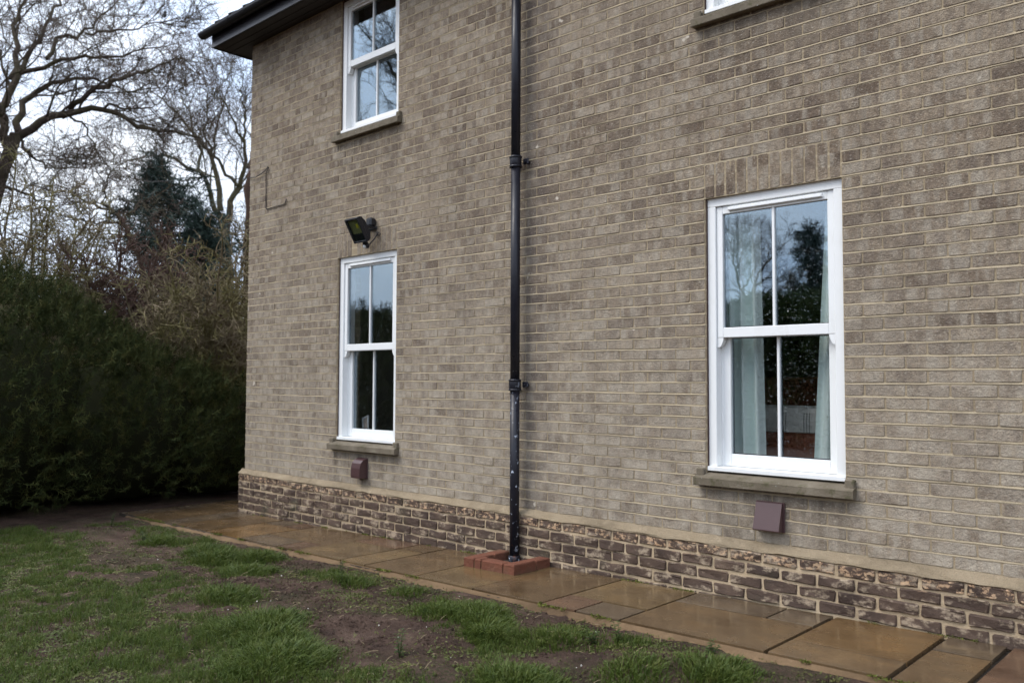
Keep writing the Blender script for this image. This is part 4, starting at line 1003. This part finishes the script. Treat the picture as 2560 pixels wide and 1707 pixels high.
# evergreen belt behind the bushes
for i, (px, ds, rx, hz_) in enumerate([(-60, 19, 2.4, 2.9), (150, 20, 2.0, 2.3), (300, 19.5, 1.6, 2.4), (500, 19, 1.7, 2.2), (610, 18, 1.2, 2.0)]):
    b0 = gp(px, ds)
    lab = ['dark evergreen bush at the far left behind the twigs', 'dark evergreen bush under the big bare tree', 'dark evergreen bush left of the conifer foot', 'dark evergreen bush right of the conifer foot', 'dark evergreen bush seen just left of the house corner'][i]
    shrub('evergreen_bush', lab, [(b0[0], b0[1], hz_ * .4, rx, rx, hz_ * .62), (b0[0] + .5, b0[1] - .7, hz_ * .55, rx * .6, rx * .6, hz_ * .5)], 4500, .28, .35, M['conifer'], 80 + i, 'bush', base=tuple(b0), group='evergreen bushes behind the hedge', corek=.82)
# the garden behind the camera's left shoulder, seen mirrored in the panes
conifer('conifer_tree', 'dark conifer across the lawn mirrored in the lower right window', mirrored(2026, 952, 44.) * [1, 1, 0], 8.9, 2.6, 8, 90, group='conifers', rep=3, taper=.8)
copy_tree(tree2, tuple(mirrored(1870, 952, 38.) * [1, 1, 0]), 2.0, .72, 'bare tree across the lawn mirrored in the lower right window')
copy_tree(tree1, tuple(mirrored(760, 952, 24.) * [1, 1, 0]), .6, .9, 'bare tree across the lawn mirrored in the left windows')
copy_tree(tree2, tuple(mirrored(1075, 952, 30.) * [1, 1, 0]), 4.0, 1.25, 'second bare tree across the lawn mirrored in the left windows')
base0 = None
for i, (px, ds, sc) in enumerate([(2110, 21, 1.0), (2000, 22, 1.05), (1880, 22, .98), (1780, 23, 1.0), (1000, 27, .95), (930, 26, 1.0), (850, 27, .9), (780, 28, .95)]):
    b0 = mirrored(px, 952, ds) * [1, 1, 0]
    if base0 is None:
        base0 = shrub('laurel_bush', '', [(0, 0, 1.3, 1.9, 1.9, 1.9), (.8, .5, 1.9, 1.2, 1.2, 1.3)], 9000, .24, .5, M['laurel'], 95, 'bush', group='laurels across the lawn', corek=.84); lb = base0; lb.location = tuple(b0); lb.scale = (sc,) * 3
    else: lb = copy_tree(base0, tuple(b0), i * 1.3, sc)
    lb['label'] = ['rightmost laurel mirrored in the lower right window', 'laurel below the conifer mirrored in the lower right window', 'laurel left of the conifer mirrored in the lower right window', 'leftmost laurel mirrored in the lower right window', 'rightmost laurel mirrored in the lower left window', 'tallest laurel mirrored in the lower left window', 'middle laurel mirrored in the lower left window', 'leftmost laurel mirrored in the lower left window'][i]
# far woodland closing the horizon
r = np.random.default_rng(99); n = 220; az = r.uniform(math.radians(95), math.radians(330), n); ds = r.uniform(55, 90, n)
V, F_, k = [], [], 0
for a, d in zip(az, ds):
    c = np.array([3 + d * math.cos(a), -2 + d * math.sin(a), r.uniform(1.2, 3.0)]); q = r.uniform(2.5, 5, 3); q[2] *= .8
    p = r.normal(size=(420, 3)); p /= np.linalg.norm(p, axis=1, keepdims=True); p = c + p * q * r.uniform(.7, 1.05, (420, 1)); p[:, 2] = np.abs(p[:, 2])
    e1 = r.normal(size=(420, 3)) * .30; e2 = r.normal(size=(420, 3)) * .30
    V.append(np.stack([p, p + e1, p + e2], 1).reshape(-1, 3)); F_.append(np.arange(1260).reshape(-1, 3) + k); k += 1260
wood = mk('distant_wood', np.concatenate(V), [np.concatenate(F_)], M['russet']); tag(wood, 'distant brown woodland along the horizon', kind='stuff')

bp_ = at(412, 46, D1 - .8); bd = MB().sphere((0, 0, .06), .06, (1.5, .8, .85)).sphere((.085, 0, .115), .036).prism([(-.07, .07), (-.19, .03), (-.19, .02), (-.07, .045)], 'y', -.018, .018).prism([(.115, .12), (.15, .108), (.115, .104)], 'y', -.006, .006)
bd.tube([(.01, .015, .02), (.012, .015, -.03)], .004, 5).tube([(.01, -.015, .02), (.012, -.015, -.03)], .004, 5)
bird = bd.build('bird', simple('dark_plumage', (.02, .018, .018), .7)); bird.location = tuple(bp_); bird.rotation_euler = (0, -.5, 2.4); tag(bird, 'small dark bird perched among the top twigs of the big tree', 'bird')
# ------------------------------------------------------------------ the lawn
def lush(x, y):
    n = fbm(x * 1.7, y * 1.7, 61); v = .40 + .95 * sstep(.38, .60, n) - .75 * sstep(.50, .64, fbm(x * 3.3, y * 3.3, 141)) * sstep(-2.9, -2.1, y + .10 * (x - 3)) + .62 * sstep(-1.95, -2.75, y + .16 * (x - 3)) 
    for sx, sy, rx, ry in SOIL: v = v - 1.6 * np.exp(-((x - sx) / rx) ** 2 - ((y - sy) / ry) ** 2)
    tf = np.zeros_like(x)
    for tx, ty, rr_, a in TUFTS: tf = np.maximum(tf, a * np.exp(-(((x - tx) ** 2 + (y - ty) ** 2) / rr_ ** 2) ** 1.6))
    v = v * sstep(-.98, -1.12, y)
    return np.clip(v, 0, 1), tf
def blades(n, seed):
    r = np.random.default_rng(seed)
    x = r.uniform(-1.3, 7.6, n); y = r.uniform(-4.3, -.99, n)
    # keep what lies before the lens, with a margin for a step to the side
    d = np.stack([x, y, np.zeros(n)], 1) - CAM; w = d @ _fw; u = d @ _rt / w; vv = d @ _up / w
    ok = (w > .5) & (np.abs(u) < .72) & (vv > -.50) & (x > -.62 - .25 * np.sin(y * 2)); x, y = x[ok], y[ok]
    v, tf = lush(x, y); clump = fbm(x * 11, y * 11, 77, 3)
    acc = np.maximum(v * sstep(.36, .60, clump) * .9, tf * 1.0); k = r.uniform(0, 1, len(x)) < acc; x, y, v, tf = x[k], y[k], v[k], tf[k]
    return x, y, v, tf, r
x, y, v, tf, r = blades(560000, 5); n = len(x)
z = gz(x, y); Lb = .012 + .055 * v * r.uniform(.2, 1., n) ** 1.8 * (.4 + 1.2 * fbm(x * 3.1, y * 3.1, 83, 3)) + tf * r.uniform(.025, .11, n); wd = .0012 + .0011 * r.uniform(0, 1, n) + .0011 * tf
gxv, gyv = np.zeros(n), np.zeros(n); best = np.zeros(n)
for tx, ty, rr_, a in TUFTS:
    gq = np.exp(-(((x - tx) ** 2 + (y - ty) ** 2) / rr_ ** 2)); m_k = gq > best; best = np.maximum(best, gq)
    gxv = np.where(m_k, (x - tx) / rr_, gxv); gyv = np.where(m_k, (y - ty) / rr_, gyv)
az = r.uniform(0, 2 * math.pi, n); lean = r.uniform(.25, .95, n)
dx, dy = np.cos(az) * lean + gxv * best * 1.1, np.sin(az) * lean + gyv * best * 1.1
P0 = np.stack([x, y, z - .004], 1); H = np.stack([dx, dy, np.zeros(n)], 1); side = np.stack([-np.sin(az + .6), np.cos(az + .6), np.zeros(n)], 1) * wd[:, None]
l = Lb[:, None]; up = np.array([0, 0, 1.])
P1 = P0 + l * (.50 * up + .16 * H); P2 = P0 + l * (.78 * up * np.clip(1.15 - .35 * lean[:, None], .4, 1) + .52 * H); P3 = P2 + l * (.38 * H + .04 * up - .10 * up * lean[:, None])
lng = tf > .12; sh = ~lng; ns, nl = int(sh.sum()), int(lng.sum())
Vs = np.stack([P0 - side, P0 + side, P2 + side * .7, P2 - side * .7, P3], 1)[sh].reshape(-1, 3); bs = (np.arange(ns) * 5)[:, None]
Vl = np.stack([P0 - side, P0 + side, P1 + side * .9, P1 - side * .9, P2 + side * .6, P2 - side * .6, P3], 1)[lng].reshape(-1, 3); b = (np.arange(nl) * 7)[:, None] + ns * 5; V = np.concatenate([Vs, Vl])
grass = mk('grass', V, [np.concatenate([bs + np.array([[0, 1, 2, 3]]), b + np.array([[0, 1, 2, 3]]), b + np.array([[3, 2, 4, 5]])]), np.concatenate([bs + np.array([[3, 2, 4]]), b + np.array([[5, 4, 6]])])], M['grass']); tag(grass, 'patchy winter grass and longer tufts on the lawn', 'grass', kind='stuff')
# low creeping leaves and moss between the grass
r = np.random.default_rng(15); n = 260000; x = r.uniform(-1.0, 7.5, n); y = r.uniform(-4.2, -.96, n)
d = np.stack([x, y, np.zeros(n)], 1) - CAM; w = d @ _fw; u = d @ _rt / w; vv = d @ _up / w
v, tf = lush(x, y); cov = fbm(x * 4.5, y * 4.5, 31, 4)
k = (w > .5) & (np.abs(u) < .72) & (vv > -.5) & (x > -.55) & (r.uniform(0, 1, n) < np.clip(.12 + 1.0 * v, 0, 1) * sstep(.32, .56, cov) + .25 * (y > -1.25) * (cov > .5)); x, y = x[k], y[k]; n = len(x)
c = np.stack([x, y, gz(x, y) + .004 + .008 * r.uniform(0, 1, n)], 1); s = r.uniform(.004, .010, n)[:, None]
t1 = r.normal(size=(n, 3)); t1[:, 2] *= .45; t1 /= np.linalg.norm(t1, axis=1, keepdims=True); t2 = np.cross(t1, r.normal(size=(n, 3)) * .4 + np.array([0, 0, 1.])); t2 /= np.linalg.norm(t2, axis=1, keepdims=True)
V = np.stack([c - t1 * s, c + t2 * s * .5, c + t1 * s, c - t2 * s * .5], 1).reshape(-1, 3)
tag(mk('ground_cover', V, [(np.arange(n) * 4)[:, None] + np.array([[0, 1, 2, 3]])], M['cover']), 'low creeping weeds and moss between the grass', 'weeds', kind='stuff')
# moss along the joint of path and lawn, and at the foot of the wall
r = np.random.default_rng(17); n = 9000; x = np.concatenate([r.uniform(-.6, 8, n // 2), r.uniform(.3, 8, n // 2)]); y = np.concatenate([-.922 - np.abs(r.normal(0, .018, n // 2)), -.062 - np.abs(r.normal(0, .004, n // 2))])
k = fbm(x * 5, y * 0, 91) > .56; x, y = x[k], y[k]; n = len(x); c = np.stack([x, y, zpath(x) - .004 + .006 * r.uniform(0, 1, n)], 1); e1, e2, e3 = (r.normal(size=(n, 3)) * .006 for _ in range(3))
tag(mk('moss', np.stack([c + e1, c + e2, c + e3], 1).reshape(-1, 3), [np.arange(n * 3).reshape(-1, 3)], M['moss']), 'green moss in the edges of the path', 'moss', kind='stuff')
# upright weeds
def weed(x, y, h, seed, label):
    r = np.random.default_rng(seed); z0 = float(gz(np.array([x]), np.array([y]))[0]); root = empty('weed_plant', (x, y, z0)); tag(root, label, 'weed', 'upright weeds in the lawn')
    st = MB(); V, F_, k = [], [], 0
    for s in range(int(r.integers(2, 4))):
        tx, ty, hh2 = r.normal(0, .02), r.normal(0, .02), h * r.uniform(.6, 1.1); st.tube([(0, 0, 0), (tx * .5, ty * .5, hh2 * .5), (tx, ty, hh2)], [.0025, .002, .001], 5)
        for i in range(16):
            t = .12 + .88 * i / 15; a = i * 2.4 + s; b0 = np.array([tx * t, ty * t, hh2 * t]); ln = .034 * (1.15 - .6 * t); o = np.array([math.cos(a), math.sin(a), .35]); sd_ = np.array([-math.sin(a), math.cos(a), 0]) * ln * .34
            V += [b0, b0 + o * ln * .5 + sd_, b0 + o * ln - np.array([0, 0, ln * .25]), b0 + o * ln * .5 - sd_]; F_.append((k, k + 1, k + 2, k + 3)); k += 4
    st.build('stem', M['weed'], root); mk('leaves', np.array(V), [np.array(F_)], M['weed'], root)
for i, (x, y, h, lab) in enumerate([(5.25, -2.13, .17, 'tall leafy weed on the bare soil left of the molehill'), (5.79, -1.27, .11, 'leafy weed by the path edge, left one of the pair'), (5.90, -1.19, .12, 'leafy weed by the path edge, right one of the pair'),
        (-.30, -1.30, .17, 'pale green weed at the foot of the yew hedge'), (2.15, -1.62, .12, 'dark leafy weed on the far lawn near the big grass tuft'), (6.40, -1.13, .09, 'small weed at the lower right by the path edging'), (.9, -1.5, .10, 'small weed on bare soil near the corner of the path'),
        (3.62, -1.30, .12, 'leafy weed beside the dark molehill in the middle of the lawn'), (5.90, -.085, .04, 'tiny weed in the joint between path and plinth')]): weed(x, y, h, 200 + i, lab)
# bits on the soil
r = np.random.default_rng(33); parts = []; n = 70; k = 0; V, F_ = [], []
ico = bmesh.new(); bmesh.ops.create_icosphere(ico, subdivisions=1, radius=1); IV = np.array([v_.co[:] for v_ in ico.verts]); IF = np.array([[v_.index for v_ in f_.verts] for f_ in ico.faces]); ico.free()
px_, py_ = r.uniform(.2, 7, n), r.uniform(-2.6, -.96, n)
for a, b_ in zip(px_, py_):
    s = r.uniform(.002, .006); V.append(IV * s * r.uniform(.6, 1.3, 3) + np.array([a, b_, float(gz(np.array([a]), np.array([b_]))[0]) + s * .4])); F_.append(IF + k); k += len(IV)
tag(mk('pebbles', np.concatenate(V), [np.concatenate(F_)], simple('pale_flint', (.5, .46, .40), .7, .3, 40)), 'pale flint chips scattered on the soil', 'pebbles', kind='stuff')
# crumbs of earth on the bare patches
n = 60000; a = r.uniform(-.4, 7.2, n); b_ = r.uniform(-3.2, -.98, n); vl, tfl = lush(a, b_); cl = fbm(a * 6, b_ * 6, 52, 3)
k = (vl < .35) & (tfl < .3) & (r.uniform(0, 1, n) < sstep(.40, .66, cl)); a, b_ = a[k][:16000], b_[k][:16000]; n = len(a); sz = .0018 + .0075 * r.uniform(0, 1, n) ** 3
OV = np.array([(1, 0, 0), (-1, 0, 0), (0, 1, 0), (0, -1, 0), (0, 0, 1), (0, 0, -1.)]); OF = np.array([(0, 2, 4), (2, 1, 4), (1, 3, 4), (3, 0, 4), (2, 0, 5), (1, 2, 5), (3, 1, 5), (0, 3, 5)])
V = (OV[None] * r.uniform(.6, 1.3, (n, 6, 1)) + r.normal(size=(n, 6, 3)) * .2) * sz[:, None, None] + np.stack([a, b_, gz(a, b_) + sz * .35], 1)[:, None]
tag(mk('soil_crumbs', V.reshape(-1, 3), [((np.arange(n) * 6)[:, None, None] + OF[None]).reshape(-1, 3)], M['soil']), 'crumbs of brown earth lying on the bare patches', 'soil', kind='stuff')
n = 500; a = r.uniform(.5, 6.8, n); b_ = r.uniform(-2.9, -1.0, n); z = gz(a, b_) + .006; th = r.uniform(0, math.pi, n); ln = r.uniform(.02, .07, n)
d = np.stack([np.cos(th), np.sin(th), r.normal(0, .15, n)], 1) * ln[:, None]; c = np.stack([a, b_, z], 1); P = np.stack([c, c + d * .5 + [0, 0, .004], c + d], 1)
v, q = tubes(P, np.full((n, 3), .0013), 3); tag(mk('dead_straw', v, [q], M['straw']), 'bits of dead straw lying on the lawn', 'straw', kind='stuff')
